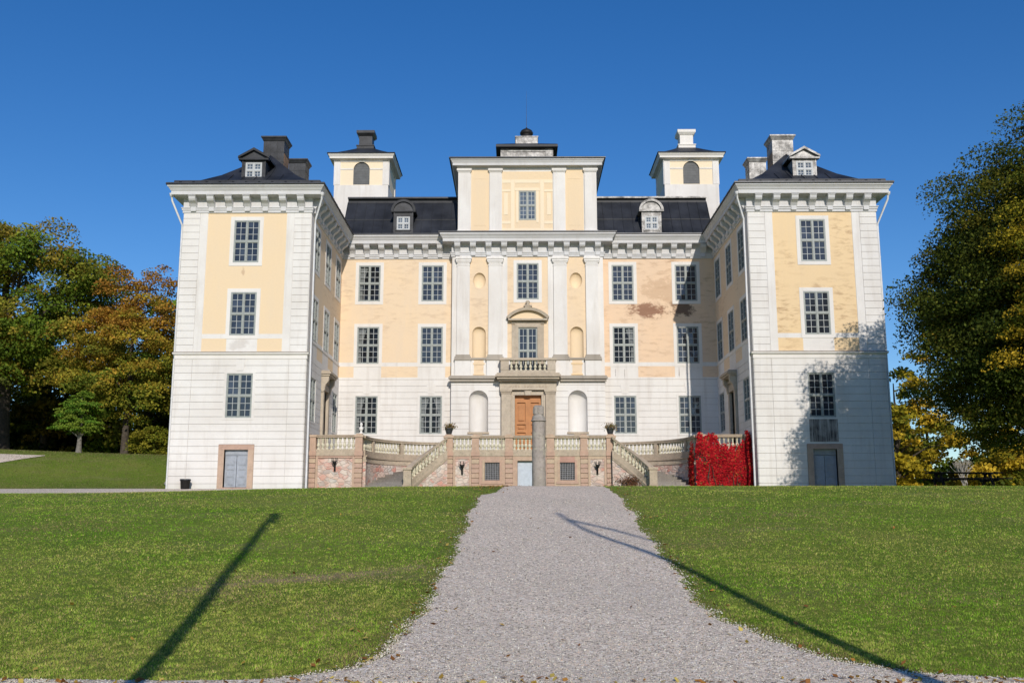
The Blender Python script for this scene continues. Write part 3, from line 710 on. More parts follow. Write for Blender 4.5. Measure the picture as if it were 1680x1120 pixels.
for a, b in ((-4.748, -1.72), (1.72, 4.748)):
    mb = MB(); courses(mb, FA, a, b, 1.5, 6.74, .388, rh[:2], n1=.025); mb.build('rustication', WHITE, castle)
# pilasters
for a, b in ((-4.43, -3.64), (-2.46, -1.62), (1.62, 2.46), (3.64, 4.43)):
    p = MB(); FA.box(p, a, b, 0, .14, 8.42, 14.10)
    pil = p.build('pilaster', WHITE, castle)
    m = MB()
    FA.box(m, a-.02, b+.02, 0, .16, 14.10, 14.16); FA.box(m, a+.01, b-.01, 0, .15, 14.161, 14.28)
    FA.box(m, a-.05, b+.05, 0, .19, 14.281, 14.36); FA.box(m, a-.09, b+.09, 0, .23, 14.361, 14.50); FA.box(m, a-.13, b+.13, 0, .27, 14.501, 14.60); FA.box(m, a-.09, b+.09, 0, .22, 14.601, ZF)
    for k in range(5): FA.box(m, a+.05+(b-a-.1)*k/5+.01, a+.05+(b-a-.1)*(k+1)/5-.03, .15, .175, 14.17, 14.27)
    m.build('capital', WHITE, pil)
    q = MB()
    FA.box(q, a-.14, b+.14, 0, .24, 8.06, 8.18); FA.box(q, a-.11, b+.11, 0, .22, 8.181, 8.29); FA.box(q, a-.05, b+.05, 0, .18, 8.291, 8.42)
    q.build('pilaster_base', LEDGE, pil)
    q = MB(); FA.box(q, a-.1, b+.1, 0, .18, 7.10, 8.06); q.build('pedestal', WHITE, pil)
mb = MB()
for s in (-1, 1): FA.box(mb, *sorted((s*1.27, s*1.60)), 0, .04, 8.1, ZF)
mb.build('lisene', WHITE, castle)
for a, b in ((-4.75, -2.0), (2.0, 4.75)):
    mb = MB()
    FA.box(mb, a-(.08 if a < 0 else 0), b+(.08 if a > 0 else 0), -.3 if False else 0, .20, 6.74, 6.90); FA.box(mb, a-(.15 if a < 0 else 0), b+(.15 if a > 0 else 0), 0, .30, 6.901, 7.02); FA.box(mb, a-(.1 if a < 0 else 0), b+(.1 if a > 0 else 0), 0, .24, 7.021, 7.10)
    mb.build('string_course', LEDGE, castle)
put_window(FA, 0, WINZ[2][0])
# garden door window over the balcony, with its stone frame and segmental pediment
w2 = window_frame(1.18, 2.05+.85).build('window', [FRAME, MUNT], castle); w2.location = FA.P(0, 0, 7.23); pane_mesh(1.18, 2.9, seed=9).build('pane', GLASS, w2)
mb = MB()
for s in (-1, 1):
    FA.box(mb, *sorted((s*.59, s*.80)), 0, .10, 7.18, 10.15); FA.box(mb, *sorted((s*.80, s*1.0)), 0, .06, 7.18, 10.3)
FA.box(mb, -.80, .80, 0, .11, 10.151, 10.36); FA.box(mb, -1.02, 1.02, 0, .08, 10.361, 10.55)
ped = mb.build('window_surround', PORTAL, castle)
mb = MB()
FA.box(mb, -1.22, 1.22, 0, .34, 10.551, 10.66)
K = 16; rr = 1.62; zc = 10.66-rr*math.cos(math.asin(1.2/rr)); am = math.asin(1.2/rr)
arc = lambda r, n: [(r*math.sin(-am+2*am*i/K), n, zc+r*math.cos(-am+2*am*i/K)) for i in range(K+1)]
A, B, C, D = arc(rr, .34), arc(rr+.17, .40), arc(rr+.17, 0), arc(rr, 0)
m = K+1; vs = A+B+C+D
FA.add(mb, vs, [(i+1, i, m+i, m+i+1) for i in range(K)]+[(m+i+1, m+i, 2*m+i, 2*m+i+1) for i in range(K)]+[(i, i+1, 3*m+i+1, 3*m+i) for i in range(K)]+[(0, m, 2*m, 3*m), (m+K, K, 3*m+K, 2*m+K)], 0)
FA.add(mb, arc(rr-.01, .1)+[(0, .1, 10.64)], [(i, i+1, m) for i in range(K)], 1)
FA.box(mb, -.18, .18, 0, .36, 11.28, 11.42); FA.box(mb, -.26, .26, 0, .40, 11.421, 11.50)
mb.build('pediment', [PORTAL, YELLOW], castle, fix=True)
mb = MB(); mb.lathe([(.02, 0), (.14, .03), (.08, .1), (.15, .2), (.1, .3), (.03, .34)], (0, YA-.2, 11.5), 10); mb.build('pediment_urn', PORTAL, castle)

# --- main portal and balcony
mb = MB()
for s in (-1, 1):
    a, b = sorted((s*1.07, s*1.64)); FA.box(mb, a, b, 0, .30, 1.9, 5.98); FA.box(mb, a-.05, b+.05, 0, .36, 1.5, 1.92); FA.box(mb, a-.04, b+.04, 0, .35, 5.981, 6.08); FA.box(mb, a-.08, b+.08, 0, .40, 6.081, 6.20)
    a, b = sorted((s*.82, s*1.06)); FA.box(mb, a, b, -.2, .10, 1.5, 5.9)
    a, b = sorted((s*.94, s*1.065)); FA.box(mb, a, b, .1, .15, 1.5, 6.02)
FA.box(mb, -1.06, 1.06, -.2, .12, 5.901, 6.14)
FA.add(mb, [(-.17,.22,5.88),(.17,.22,5.88),(.24,.22,6.19),(-.24,.22,6.19),(-.17,.05,5.88),(.17,.05,5.88),(.24,.05,6.19),(-.24,.05,6.19)], [(3,2,1,0),(0,1,5,4),(1,2,6,5),(2,3,7,6),(3,0,4,7)])
FA.box(mb, -1.74, 1.74, 0, .32, 6.201, 6.70)
r_ = random.Random(3)
for k in range(13):
    u = -1.1+k*.183
    if k in (4, 8): continue
    h = r_.uniform(.12, .2); FA.box(mb, u-.05, u+.04, .32, .345, 6.36, 6.36+h); FA.box(mb, u-.03, u+.07, .32, .338, 6.40, 6.44)
portal = mb.build('portal', PORTAL, castle)
d = MB()
for s in (-1, 1):
    a, b = (-.81, -.03) if s < 0 else (.03, .81)
    d.box(a, b, .20, .24, 1.6, 5.62)
    d.box(a, a+.13, .10, .20, 1.6, 5.62); d.box(b-.13, b, .10, .20, 1.6, 5.62)
    zc = [1.6, 1.85, 2.78, 2.93, 3.62, 3.78, 4.12, 4.27, 5.46, 5.62]
    for z0, z1 in zip(zc[::2], zc[1::2]): d.box(a+.13, b-.13, .105, .20, z0, z1)
    for z0, z1 in zip(zc[1::2], zc[2::2]): d.box(a+.21, b-.21, .135, .20, z0+.09, z1-.10)
d.box(-.028, .028, .085, .2, 1.6, 5.62); d.box(-.81, .81, .2, .24, 5.62, 5.89)
door = d.build('door', BROWNDOOR, castle); door.location = FA.P(0, 0, 0)
h = MB(); h.tube([(-.10, .11, 2.75), (-.10, .05, 2.75), (-.22, .05, 2.75)], .018, 6); h.build('handle', IRON, door)

# baluster mesh shared by balcony and terrace
BPROF = [(.085, 0), (.085, .05), (.05, .075), (.046, .10), (.075, .15), (.10, .21), (.09, .27), (.05, .345), (.038, .385), (.055, .40), (.055, .425), (.040, .44), (.048, .49), (.075, .545), (.068, .575), (.085, .58), (.085, .63)]
def baluster(parent, h=.63, n=10):
    mb = MB(); k = h/.63; mb.lathe([(r, z*k) for r, z in BPROF], n=n); return mb.build('baluster', BALUS, parent)
mb = MB(); F = FA
F.box(mb, -1.80, 1.80, 0, .62, 6.72, 6.82); F.box(mb, -1.90, 1.90, 0, .80, 6.821, 6.95); F.box(mb, -2.0, 2.0, 0, .92, 6.951, 7.08); F.box(mb, -1.92, 1.92, 0, .86, 7.081, 7.18)
F.box(mb, -1.68, 1.68, .6, .82, 7.181, 7.34)
for s in (-1, 1):
    F.box(mb, *sorted((s*1.68, s*1.18)), .58, .84, 7.341, 7.95); F.box(mb, *sorted((s*1.68, s*1.5)), .14, .58, 7.181, 7.95); 
F.box(mb, -1.74, 1.74, .54, .90, 7.951, 8.09)
for s in (-1, 1): F.box(mb, *sorted((s*1.74, s*1.45)), .10, .54, 7.951, 8.09)
balc = mb.build('balcony', PORTAL, castle)
b0 = baluster(balc, .61)
for k in range(8):
    p = F.P(-1.02+k*2.04/7, .71, 7.34)
    if k == 0: b0.location = p
    else: inst(b0, balc, p)

# --- main cornice with its consoles
path = [(-XO, YB), (-XO, 0), (-XI, 0), (-XI, YC), (-4.75, YC), (-4.75, YA), (4.75, YA), (4.75, YC), (XI, YC), (XI, 0), (XO, 0), (XO, YB)]
prof = [(0, ZF-.02), (.07, ZF), (.07, ZF+.12), (.11, ZF+.14), (.11, ZF+.22), (.15, ZF+.25), (.15, ZF+.29), (.05, ZF+.31), (.05, 15.50), (.12, 15.53), (.58, 15.56), (.58, 15.76), (.62, 15.79), (.64, 15.84), (.70, 15.93), (.76, 15.98), (.76, 16.07), (.60, 16.10), (0, 16.12)]
mb = MB(); sweep(mb, path, prof); cornice = mb.build('cornice', CORN, castle)
bm_ = MB()
bm_.prism([(.0, 15.52), (.52, 15.54), (.52, 15.42), (.50, 15.34), (.44, 15.26), (.34, 15.20), (.26, 15.14), (.20, 15.06), (.155, 15.0), (.05, 15.0)], lambda p, t: (t, -p[0], p[1]), -.18, .18)
bm_.box(-.14, .14, -.165, -.05, 14.76, 14.998)
bm_.box(-.2, .2, -.56, -.05, 15.50, 15.535)
br = bm_.build('console', CORN, cornice, fix=True)
spots = []
for F, c in ((FWL, 0), (FWR, 0)):
    for k in range(-3, 4): spots.append((F, k*.975))
for F in (FIL, FIR):
    for k in range(9): spots.append((F, .42+k*1.03))
for s in (-1, 1):
    for k in range(7): spots.append((FC, s*(5.55+k*.93)))
for k in range(10): spots.append((FA, -4.42+k*.982))
for i, (F, u) in enumerate(spots):
    p = F.P(u, 0, 0)
    if i == 0: br.location = p; br.rotation_euler = (0, 0, F.rot())
    else: inst(br, cornice, p, F.rot())
# belts of the wings
bp = [(0, 6.66), (.06, 6.68), (.06, 6.88), (.10, 6.90), (.15, 6.94), (.15, 7.0), (.0, 7.05)]
for q in ([(-XO, YB), (-XO, 0), (-XI, 0), (-XI, .55)], [(XI, .55), (XI, 0), (XO, 0), (XO, YB)]):
    mb = MB(); sweep(mb, q, bp); mb.build('string_course', TRIM, castle)
mb = MB()
tp = [(.0, 7.052), (.14, 7.004), (.165, 7.012), (.165, 7.03), (.0, 7.085)]
for q in ([(-XO, YB), (-XO, 0), (-XI, 0), (-XI, .55)], [(XI, .55), (XI, 0), (XO, 0), (XO, YB)]):
    mb = MB(); sweep(mb, q, tp); mb.build('belt_flashing', LEDGE, castle)
for F in (FIL, FIR):
    mb = MB(); F.box(mb, .56, YC, 0, .03, 7.80, 7.86); mb.build('string_course', TRIM, castle)

# --- roofs
def ring_roof(mb, x0, x1, y0, y1, prof, ky=1.2, mat=0):
    """prof: (inset, z); the end hips run ky times longer than the sides"""
    rows = [[(x0+t, y0+t*ky, z), (x1-t, y0+t*ky, z), (x1-t, y1-t*ky, z), (x0+t, y1-t*ky, z)] for t, z in prof]
    vs = [p for r in rows for p in r]
    mb.add(vs, [(j*4+i, j*4+(i+1) % 4, j*4+4+(i+1) % 4, j*4+4+i) for j in range(len(rows)-1) for i in range(4)], mat)
    return rows
def seams(mb, a0, a1, b0, b1, n, w=.03, h=.045, nrm=(0, 0, 1)):
    """raised standing seams from line a0-a1 (lower) to b0-b1 (upper)"""
    for i in range(n+1):
        t = i/n; p = Vector(a0).lerp(Vector(a1), t); q = Vector(b0).lerp(Vector(b1), t)
        if (q-p).length < .05: continue
        s = (Vector(a1)-Vector(a0)).normalized()*w/2; d = (q-p).normalized(); up = s.normalized().cross(d)*h
        mb.add([p-s, p+s, q+s, q-s, p-s+up, p+s+up, q+s+up, q-s+up], [(4,5,6,7),(0,1,5,4),(1,2,6,5),(2,3,7,6),(3,0,4,7)])
WPROF = [(-.02, 16.06), (0, 16.17), (.6, 16.42), (1.22, 16.76), (2.16, 17.5), (2.93, 18.28), (4.19, 19.56)]
wroof = {}
for s in (-1, 1):
    x0, x1 = (-19.5, -11.0) if s < 0 else (11.0, 19.5)
    mb = MB(); rows = ring_roof(mb, x0, x1, -.8, 25, WPROF)
    for j in range(1, len(rows)-1):
        lo_, hi_ = rows[j], rows[j+1]
        for i, n in ((0, 12), (1, 26), (3, 26)):
            # seams keep their spacing along the eave, cut by the hips
            a, b, c, d = map(Vector, (lo_[i], lo_[(i+1) % 4], hi_[i], hi_[(i+1) % 4]))
            e0, e1 = Vector(rows[1][i]), Vector(rows[1][(i+1) % 4]); ax = (e1-e0); L = ax.length; ax.normalize()
            for k in range(1, n):
                u = L*k/n; ua, ub, uc, ud = [(q-e0).dot(ax) for q in (a, b, c, d)]
                if ua < u < ub and uc < u < ud:
                    p = a.lerp(b, (u-ua)/(ub-ua)); q = c.lerp(d, (u-uc)/(ud-uc))
                    st = ax*.014; up = ax.cross((q-p).normalized())*.04
                    mb.add([p-st, p+st, q+st, q-st, p-st+up, p+st+up, q+st+up, q-st+up], [(4,5,6,7),(1,2,6,5),(3,0,4,7)])
    # raised gutter line just above the eave
    sweep(mb, [(x0+.35, 25-.4), (x0+.35, -.8+.4), (x1-.35, -.8+.4), (x1-.35, 25-.4)], [(0, 16.20), (.0, 16.40), (.05, 16.40), (.07, 16.20)])
    wroof[s] = mb.build('roof', ROOF, castle)
    mb = MB()   # eave slab
    sweep(mb, rect(x0, x1, -.8, 25), [(-.8, 16.10), (0, 16.075), (.02, 16.10), (.02, 16.15), (-.02, 16.18)], True); mb.build('eave', ROOFEDGE, wroof[s])
def chimney(cx, cy, w, d, z0, z1, mat, parent, cap=.14):
    mb = MB(); mb.box(cx-w/2, cx+w/2, cy-d/2, cy+d/2, z0, z1-.28)
    sweep(mb, rect(cx-w/2, cx+w/2, cy-d/2, cy+d/2), [(0, z1-.30), (.03, z1-.27), (cap*.7, z1-.12), (cap, z1-.08), (cap, z1), (-.1, z1+.02), (-w/2+.02, z1+.03)], True)
    # sheet seams
    for k in (1, 2): mb.box(cx-w/2+w*k/3-.012, cx-w/2+w*k/3+.012, cy-d/2-.02, cy-d/2, z0, z1-.31)
    z = z0+.7
    while z < z1-.5: mb.box(cx-w/2-.015, cx+w/2+.015, cy-d/2-.015, cy+d/2+.015, z, z+.02); z += .62
    return mb.build('chimney', mat, parent)
BRICKC = simple('chimney_brick', (.36, .22, .13), .9, 0, .3, 5, .3)
for s in (-1, 1):
    mt = CHIM_D if s < 0 else SILVER
    c1 = chimney(s*15.27, 5.6, 1.25, 1.3, 17.5, 21.05, mt, wroof[s]); chimney(s*15.0, 10.6, 1.1, 1.1, 18.2, 21.55, mt, wroof[s])
    k = MB(); x = s*(15.27-.625); k.box(min(x, x-s*.012), max(x, x-s*.012), 5.0, 6.2, 17.5, 20.0); k.build('brick_side', BRICKC, c1)

def dormer(cx, cy, w, z0, z1, depth, parent, kind, mat, ww, wz0, wz1, pane=GLASSB, over=.2):
    mb = MB(); x = w/2; wx = ww/2
    # front with a window opening
    F = Fr((cx, cy), (1, 0), (0, -1))
    wallgrid(mb, F, -x, x, z0, z1, [(-wx, wx, wz0, wz1)], lambda u, z: 0, depth=.1)
    for s in (-1, 1): mb.add([(cx+s*x, cy, z0), (cx+s*x, cy+depth, z0), (cx+s*x, cy+depth, z1), (cx+s*x, cy, z1)], [(0,1,2,3) if s > 0 else (3,2,1,0)])
    for s in (-1, 1): F.box(mb, s*x-.05*(s > 0)-.03*(s < 0), s*x+.03*(s > 0)+.05*(s < 0), 0, .03, z0, z1)
    F.box(mb, -wx-.1, wx+.1, 0, .05, wz0-.07, wz0)
    do = mb.build('dormer', mat, parent)
    rf = MB(); o = x+over
    if kind == 'gable':
        h = o*.55; zb = z1
        F.box(rf, -o, o, -.1, .16, zb, zb+.10)
        for s in (-1, 1):
            pts = [(s*o*1.04, zb+.10), (s*o*1.04, zb+.22), (0, zb+.26+h), (0, zb+.12+h)]
            rf.prism(pts, lambda p, t: (cx+p[0], cy+t, p[1]), -.18, depth+1.4)
        rf.add([(cx-o, cy-.02, zb+.1), (cx+o, cy-.02, zb+.1), (cx, cy-.02, zb+.12+h)], [(0, 1, 2)], 1)
    else:
        K = 14; zb = z1; r1, r0 = o, o-.16; hh = .95
        F.box(rf, -o, o, -.1, .12, zb-.02, zb+.06)
        for i in range(K):
            a, b = PI*i/K, PI*(i+1)/K
            q = [(-r1*math.cos(a), zb+.06+hh*r1*math.sin(a)), (-r1*math.cos(b), zb+.06+hh*r1*math.sin(b)), (-r0*math.cos(b), zb+.06+hh*r0*math.sin(b)), (-r0*math.cos(a), zb+.06+hh*r0*math.sin(a))]
            rf.prism(q, lambda p, t: (cx+p[0], cy+t, p[1]), -.14, depth+1.6)
        rf.add([(cx-r0*math.cos(PI*i/K), cy-.03, zb+.06+hh*r0*math.sin(PI*i/K)) for i in range(K+1)], [tuple(range(K+1))], 1)
    rf.build('dormer_roof', [ROOF if mat is CHIM_D else mat, mat], do, fix=True)
    wn = window_frame(ww, wz1-wz0, 2, fw=.07, pw=.09).build('dormer_window', [FRAMEW, FRAMEW], do); wn.location = F.P(0, 0, wz0)
    return do
for s in (-1, 1):
    mt = CHIM_D if s < 0 else SILVER
    d1 = dormer(s*15.45, 1.45, 1.28, 16.5, 18.22, 2.2, wroof[s], 'gable', mt, .92, 17.2, 18.1)
dp = {}
# mansard over the centre block
mroof = MB()
PM = [(YC-.8, 16.17), (9.9, 16.5), (10.3, 17.0), (11.2, 18.35), (11.72, 19.10)]
for sgn in (-1, 1):
    a, b = (-11.9, -4.35) if sgn < 0 else (4.35, 11.9)
    for (y0, z0), (y1, z1) in zip(PM, PM[1:]):
        mroof.add([(a, y0, z0), (b, y0, z0), (b, y1, z1), (a, y1, z1)], [(0, 1, 2, 3)])
    n = 12
    for (y0, z0), (y1, z1) in zip(PM[1:], PM[2:]): seams(mroof, (a, y0, z0), (b, y0, z0), (a, y1, z1), (b, y1, z1), n)
    for zz, yy_ in ((17.6, 10.70),): mroof.box(a, b, yy_-.03, yy_+.02, zz-.01, zz+.03)
    mroof.box(a, b, 11.70, 11.80, 19.09, 19.15); mroof.box(a, b, 11.78, 12.2, 19.15, 19.36)
    mroof.add([(a, 11.62, 19.47), (b, 11.62, 19.47), (b, 15.6, 20.0), (a, 15.6, 20.0)], [(0, 1, 2, 3)])
    mroof.add([(a, 15.6, 20.0), (b, 15.6, 20.0), (b, 25, 16.2), (a, 25, 16.2)], [(0, 1, 2, 3)])
# low slope in front of the attic
mroof.add([(-5.55, YA-.8, 16.17), (5.55, YA-.8, 16.17), (5.55, 9.45, 16.36), (-5.55, 9.45, 16.36)], [(0, 1, 2, 3)])
for x in (-5.55, 5.55): mroof.add([(x, YA-.8, 16.05), (x, 9.45, 16.05), (x, 9.45, 16.36), (x, YA-.8, 16.17)], [(0, 3, 2, 1) if x > 0 else (0, 1, 2, 3)])
mr = mroof.build('roof', ROOF, castle)
mb = MB(); sweep(mb, [(-11.9, YC-.8), (-5.57, YC-.8), (-5.57, YA-.8), (5.57, YA-.8), (5.57, YC-.8), (11.9, YC-.8)], [(-.7, 16.105), (-.02, 16.09), (.02, 16.10), (.02, 16.16), (-.04, 16.19)]); mb.build('eave', ROOFEDGE, mr)
for sgn in (-1, 1):
    a, b = (-11.9, -4.42) if sgn < 0 else (4.42, 11.9)
    mb = MB(); mb.box(a, b, 11.58, 11.80, 19.361, 19.47); mb.build('ridge_flashing', CHIM_D if sgn < 0 else SILVER, mr)
    dp[sgn] = dormer(sgn*7.97, 9.8, 1.2, 16.35, 17.86, 2.4, mr, 'arch', CHIM_D if sgn < 0 else SILVER, .84, 16.66, 17.54, over=.19)
# pale glass in all dormers
_dpane = pane_mesh(.86, .9, 2, 3).build('pane', GLASSB, dp[-1])
for o in [o for o in COL.objects if o.name.startswith('dormer_window')]:
    c = inst(_dpane, o, (0, 0, 0), 0)
bpy.data.objects.remove(_dpane)

# --- attic storey over the avant-corps
AY = 9.35; F = Fr((0, AY), (1, 0), (0, -1)); at = MB()
wh = (-.55, .55, 17.16, 19.10)
ycol = lambda u, z: 1 if (2.44 < abs(u) < 3.6) or (abs(u) < 1.62 and z < 20.4) else 0
wallgrid(at, F, -4.4, 4.4, 16.1, 20.7, [wh], ycol, (-3.6, 3.6, -2.44, 2.44, -1.62, 1.62), (20.4,))
for x in (-4.4, 4.4): at.add([(x, AY, 16.1), (x, AY+7.4, 16.1), (x, AY+7.4, 20.7), (x, AY, 20.7)], [(3,2,1,0) if x < 0 else (0,1,2,3)], 0)
at.add([(-4.4, AY+7.4, 16.1), (4.4, AY+7.4, 16.1), (4.4, AY+7.4, 20.7), (-4.4, AY+7.4, 20.7)], [(3, 2, 1, 0)], 0)
attic = at.build('attic', [WHITE, YELLOW], castle)
for a, b in ((-4.43, -3.66), (-2.42, -1.66), (1.66, 2.42), (3.66, 4.43)):
    p = MB(); F.box(p, a, b, 0, .10, 16.3, 20.34); F.box(p, a-.04, b+.04, 0, .15, 20.341, 20.42); F.box(p, a-.09, b+.09, 0, .2, 20.421, 20.56); F.box(p, a-.05, b+.05, 0, .16, 16.2, 16.46)
    p.build('pilaster', WHITE, attic)
p = MB()   # flat painted strips and panels around the attic window
for s in (-1, 1):
    F.box(p, *sorted((s*.82, s*1.06)), 0, .025, 16.4, 19.85); F.box(p, *sorted((s*1.25, s*1.5)), 0, .022, 17.5, 18.95)
    F.box(p, *sorted((s*1.07, s*1.62)), 0, .02, 19.05, 19.2); F.box(p, *sorted((s*1.07, s*1.62)), 0, .02, 19.62, 19.85); F.box(p, *sorted((s*1.07, s*1.62)), 0, .02, 16.9, 17.1)
F.box(p, -.8, .8, 0, .02, 19.62, 19.85); F.box(p, -.8, .8, 0, .022, 19.12, 19.30); F.box(p, -1.62, 1.62, 0, .035, 16.4, 16.6)
for s in (-1, 1): F.box(p, *sorted((s*.57, s*.72)), 0, .02, 17.0, 19.11)
p.build('panel_strips', PALE, attic)
for s in (-1, 1):
    p = MB(); F.box(p, *sorted((s*2.62, s*3.42)), 0, .02, 19.9, 19.96); F.box(p, s*3.02-.38, s*3.02+.38, 0, .012, 16.8, 19.9)
    p.build('blind_panel', YELLOW, attic)
wn = window_frame(1.1, 1.94).build('window', [FRAME, MUNT], attic); wn.location = F.P(0, 0, 17.16); pane_mesh(1.1, 1.94, seed=4).build('pane', GLASSB, wn)
p = MB(); sweep(p, rect(-4.4, 4.4, AY, AY+7.4), [(0, 20.50), (.05, 20.52), (.05, 20.62), (.12, 20.68), (.38, 20.70), (.38, 20.86), (.41, 20.90), (.46, 21.0), (.51, 21.04), (.51, 21.12), (0, 21.14)], True); p.build('cornice', CORN, attic)
p = MB(); ring_roof(p, -4.98, 4.98, AY-.58, AY+7.98, [(-.02, 21.13), (0, 21.2), (.5, 21.28), (3.3, 22.15)], 1.0)
F2 = AY+3.7
p.build('roof', ROOF, attic)
p = MB(); sweep(p, rect(-4.99, 4.99, AY-.59, AY+7.99), [(-.1, 21.135), (.02, 21.13), (.02, 21.17), (-.05, 21.22)], True); p.build('eave', ROOFEDGE, attic)
ln = MB(); ln.box(-1.7, 1.7, F2-1.7, F2+1.7, 21.7, 22.72)
for k in range(-2, 3): ln.box(k*.7-.015, k*.7+.015, F2-1.72, F2-1.7, 21.7, 22.6)
for s in (-1, 1): ln.box(s*1.5-.25, s*1.5+.25, F2-1.745, F2-1.7, 21.7, 22.72)
ln.box(-1.74, 1.74, F2-1.76, F2-1.7, 22.5, 22.62)
lantern = ln.build('roof_lantern', SILVER, attic)
p = MB(); sweep(p, rect(-1.7, 1.7, F2-1.7, F2+1.7), [(0, 22.70), (.36, 22.74), (.36, 22.90), (.30, 22.95), (-.9, 23.45)], True); p.build('lantern_roof', ROOF, lantern)
p = MB(); p.box(-.75, .75, F2-.75, F2+.75, 23.3, 23.92); p.box(-.79, .79, F2-.79, F2+.79, 23.921, 23.99); p.build('finial_base', SILVER, lantern)
p = MB(); p.lathe([(.46, 23.99), (.44, 24.1), (.36, 24.3), (.34, 24.36), (.44, 24.4), (.46, 24.52), (.38, 24.66), (.24, 24.76), (.08, 24.82), (.05, 24.9)], (0, F2, 0), 14); fin = p.build('finial', IRON, lantern)
p = MB(); p.tube([(0, F2, 24.85), (0, F2, 26.1), (.01, F2, 27.6)], [.02, .010, .004], 6); p.build('lightning_rod', ROOFEDGE, fin)

# --- roof turrets
for s in (-1, 1):
    cx, cy, hw = s*11.76, 17.95, 1.93
    F = Fr((cx, cy-hw), (1, 0), (0, -1)); tb = MB()
    zs = 23.56-.58
    wallgrid(tb, F, -hw, hw, 18.5, 23.7, [(-.58, .58, 21.87, 23.56)], lambda u, z: 1 if abs(u) < 1.5 and z > 21.84 else 0, (-1.5, 1.5), (21.84,), depth=.2)
    K = 12
    arch_hole(tb, F, 0, .58, 21.87, zs, 0, 1)
    for q in (Fr((cx-hw, cy), (0, 1), (-1, 0)), Fr((cx+hw, cy), (0, 1), (1, 0)), Fr((cx, cy+hw), (1, 0), (0, 1))):
        wallgrid(tb, q, -hw, hw, 18.5, 23.7, [], lambda u, z: 1 if abs(u) < 1.5 and z > 21.84 else 0, (-1.5, 1.5), (21.84,))
        for a, b in ((-hw, -1.5), (1.5, hw)): q.box(tb, a+.002, b-.002, -.02, .05, 21.84, 23.6)
    for a, b in ((-hw, -1.52), (1.52, hw)): F.box(tb, a+.002, b-.002, -.02, .06, 21.84, 23.6)
    F.box(tb, -hw+.003, hw-.003, -.02, .045, 18.6, 21.83)
    F.box(tb, -1.5, -.6, 0, .03, 22.98, 23.08); F.box(tb, .6, 1.5, 0, .03, 22.98, 23.08)
    tur = tb.build('turret', [WHITE, PALE], castle)
    p = MB(); K = 12
    pts = [(-.58, 21.87), (.58, 21.87)]+[(.58*math.cos(PI*i/K), zs+.58*math.sin(PI*i/K)) for i in range(K+1)]
    p.prism(pts, lambda a, t: F.P(a[0], -t, a[1]), .10, .16)
    for k in range(8): F.box(p, -.57, .57, -.10, -.09, 21.95+k*.19, 21.965+k*.19)
    p.build('louvre', SHUTTER, tur, fix=True)
    p = MB(); sweep(p, rect(cx-hw, cx+hw, cy-hw, cy+hw), [(0, 23.55), (.06, 23.57), (.06, 23.66), (.33, 23.74), (.33, 23.86), (.36, 23.9), (.43, 24.0), (.43, 24.08), (0, 24.1)], True); p.build('cornice', TRIM, tur)
    p = MB(); ring_roof(p, cx-hw-.48, cx+hw+.48, cy-hw-.48, cy+hw+.48, [(-.02, 24.06), (0, 24.13), (.6, 24.36), (1.2, 24.72), (2.1, 25.3)], 1.0); rf = p.build('roof', ROOF, tur)
    p = MB(); mt = CHIM_D if s < 0 else TRIM
    p.box(cx-.62, cx+.62, cy-.62, cy+.62, 24.7, 25.35); p.box(cx-.48, cx+.48, cy-.48, cy+.48, 25.35, 26.2)
    sweep(p, rect(cx-.48, cx+.48, cy-.48, cy+.48), [(0, 26.1), (.06, 26.15), (.18, 26.3), (.18, 26.5), (-.1, 26.52), (-.46, 26.52)], True); p.box(cx-.66, cx+.66, cy-.66, cy+.66, 25.3, 25.37)
    p.build('chimney', mt, rf)

# --- downpipes
def pipe(pts, r=.055):
    mb = MB(); mb.tube(pts, r, 8); x, y, z = pts[0]; mb.lathe([(.06, -.06), (.11, .0), (.13, .10), (.13, .14)], (x, y, z), 8)
    for z in (2, 4.6, 7.3, 9.8, 12.2):
        q = pts[-2]; mb.lathe([(r+.012, 0), (r+.012, .05)], (q[0], q[1], z), 8)
    mb.build('downpipe', PIPE, castle)
for s in (-1, 1):
    x = s*(XI-.20); pipe([(s*(XI-.62), -.42, 15.55), (s*(XI-.6), -.36, 15.35), (x, .12, 14.35), (x, .14, 14.1), (x, .14, 0), (x, .14, -.4)])
    x = s*(XO+.17); pipe([(s*(XO+.62), -.35, 15.55), (s*(XO+.6), -.3, 15.3), (x, .25, 14.1), (x, .27, 13.9), (x, .27, .2), (x, .27, -.2)])
for o in _tmp: bpy.data.objects.remove(o)
# ------------------------------------------------------------------ terrace and its two curved stairs (local origin as the castle's)
TZ, RT = 1.72, 2.81          # floor and rail top
terr = thing('terrace', (0, 52, 0), 'stone terrace with balustrade, cellar door and barred windows below the castle entrance', 'terrace')
def tz(o): return o
TY = 2.0; TX = 4.6; OY = 1.4; OX0, OX1 = 8.93, 11.74
piers = [(-4.60, -4.14), (-3.12, -2.73), (-1.31, -.92), (.92, 1.31), (2.73, 3.12), (4.14, 4.60)]
def pier(F, a, b, parent, z1=RT, cap=True):
    mb = MB(); c = .045
    courses(mb, F, a, b, -.5, TZ-.02, .257, n0=-.38, n1=.0, gap=.034)
    F.box(mb, a-.03, b+.03, -.4, .05, TZ-.019, TZ+.22); F.box(mb, a, b, -.36, .02, TZ+.221, z1-.13)
    F.box(mb, a-.05, b+.05, -.4, .07, z1-.129, z1+.0); 
    if cap: F.box(mb, a+.04, b-.04, -.3, -.02, z1+.001, z1+.07)
    F.box(mb, a+.03, b-.03, -.35, -.05, -.5, TZ-.03)
    return mb.build('pier', PINK, parent)
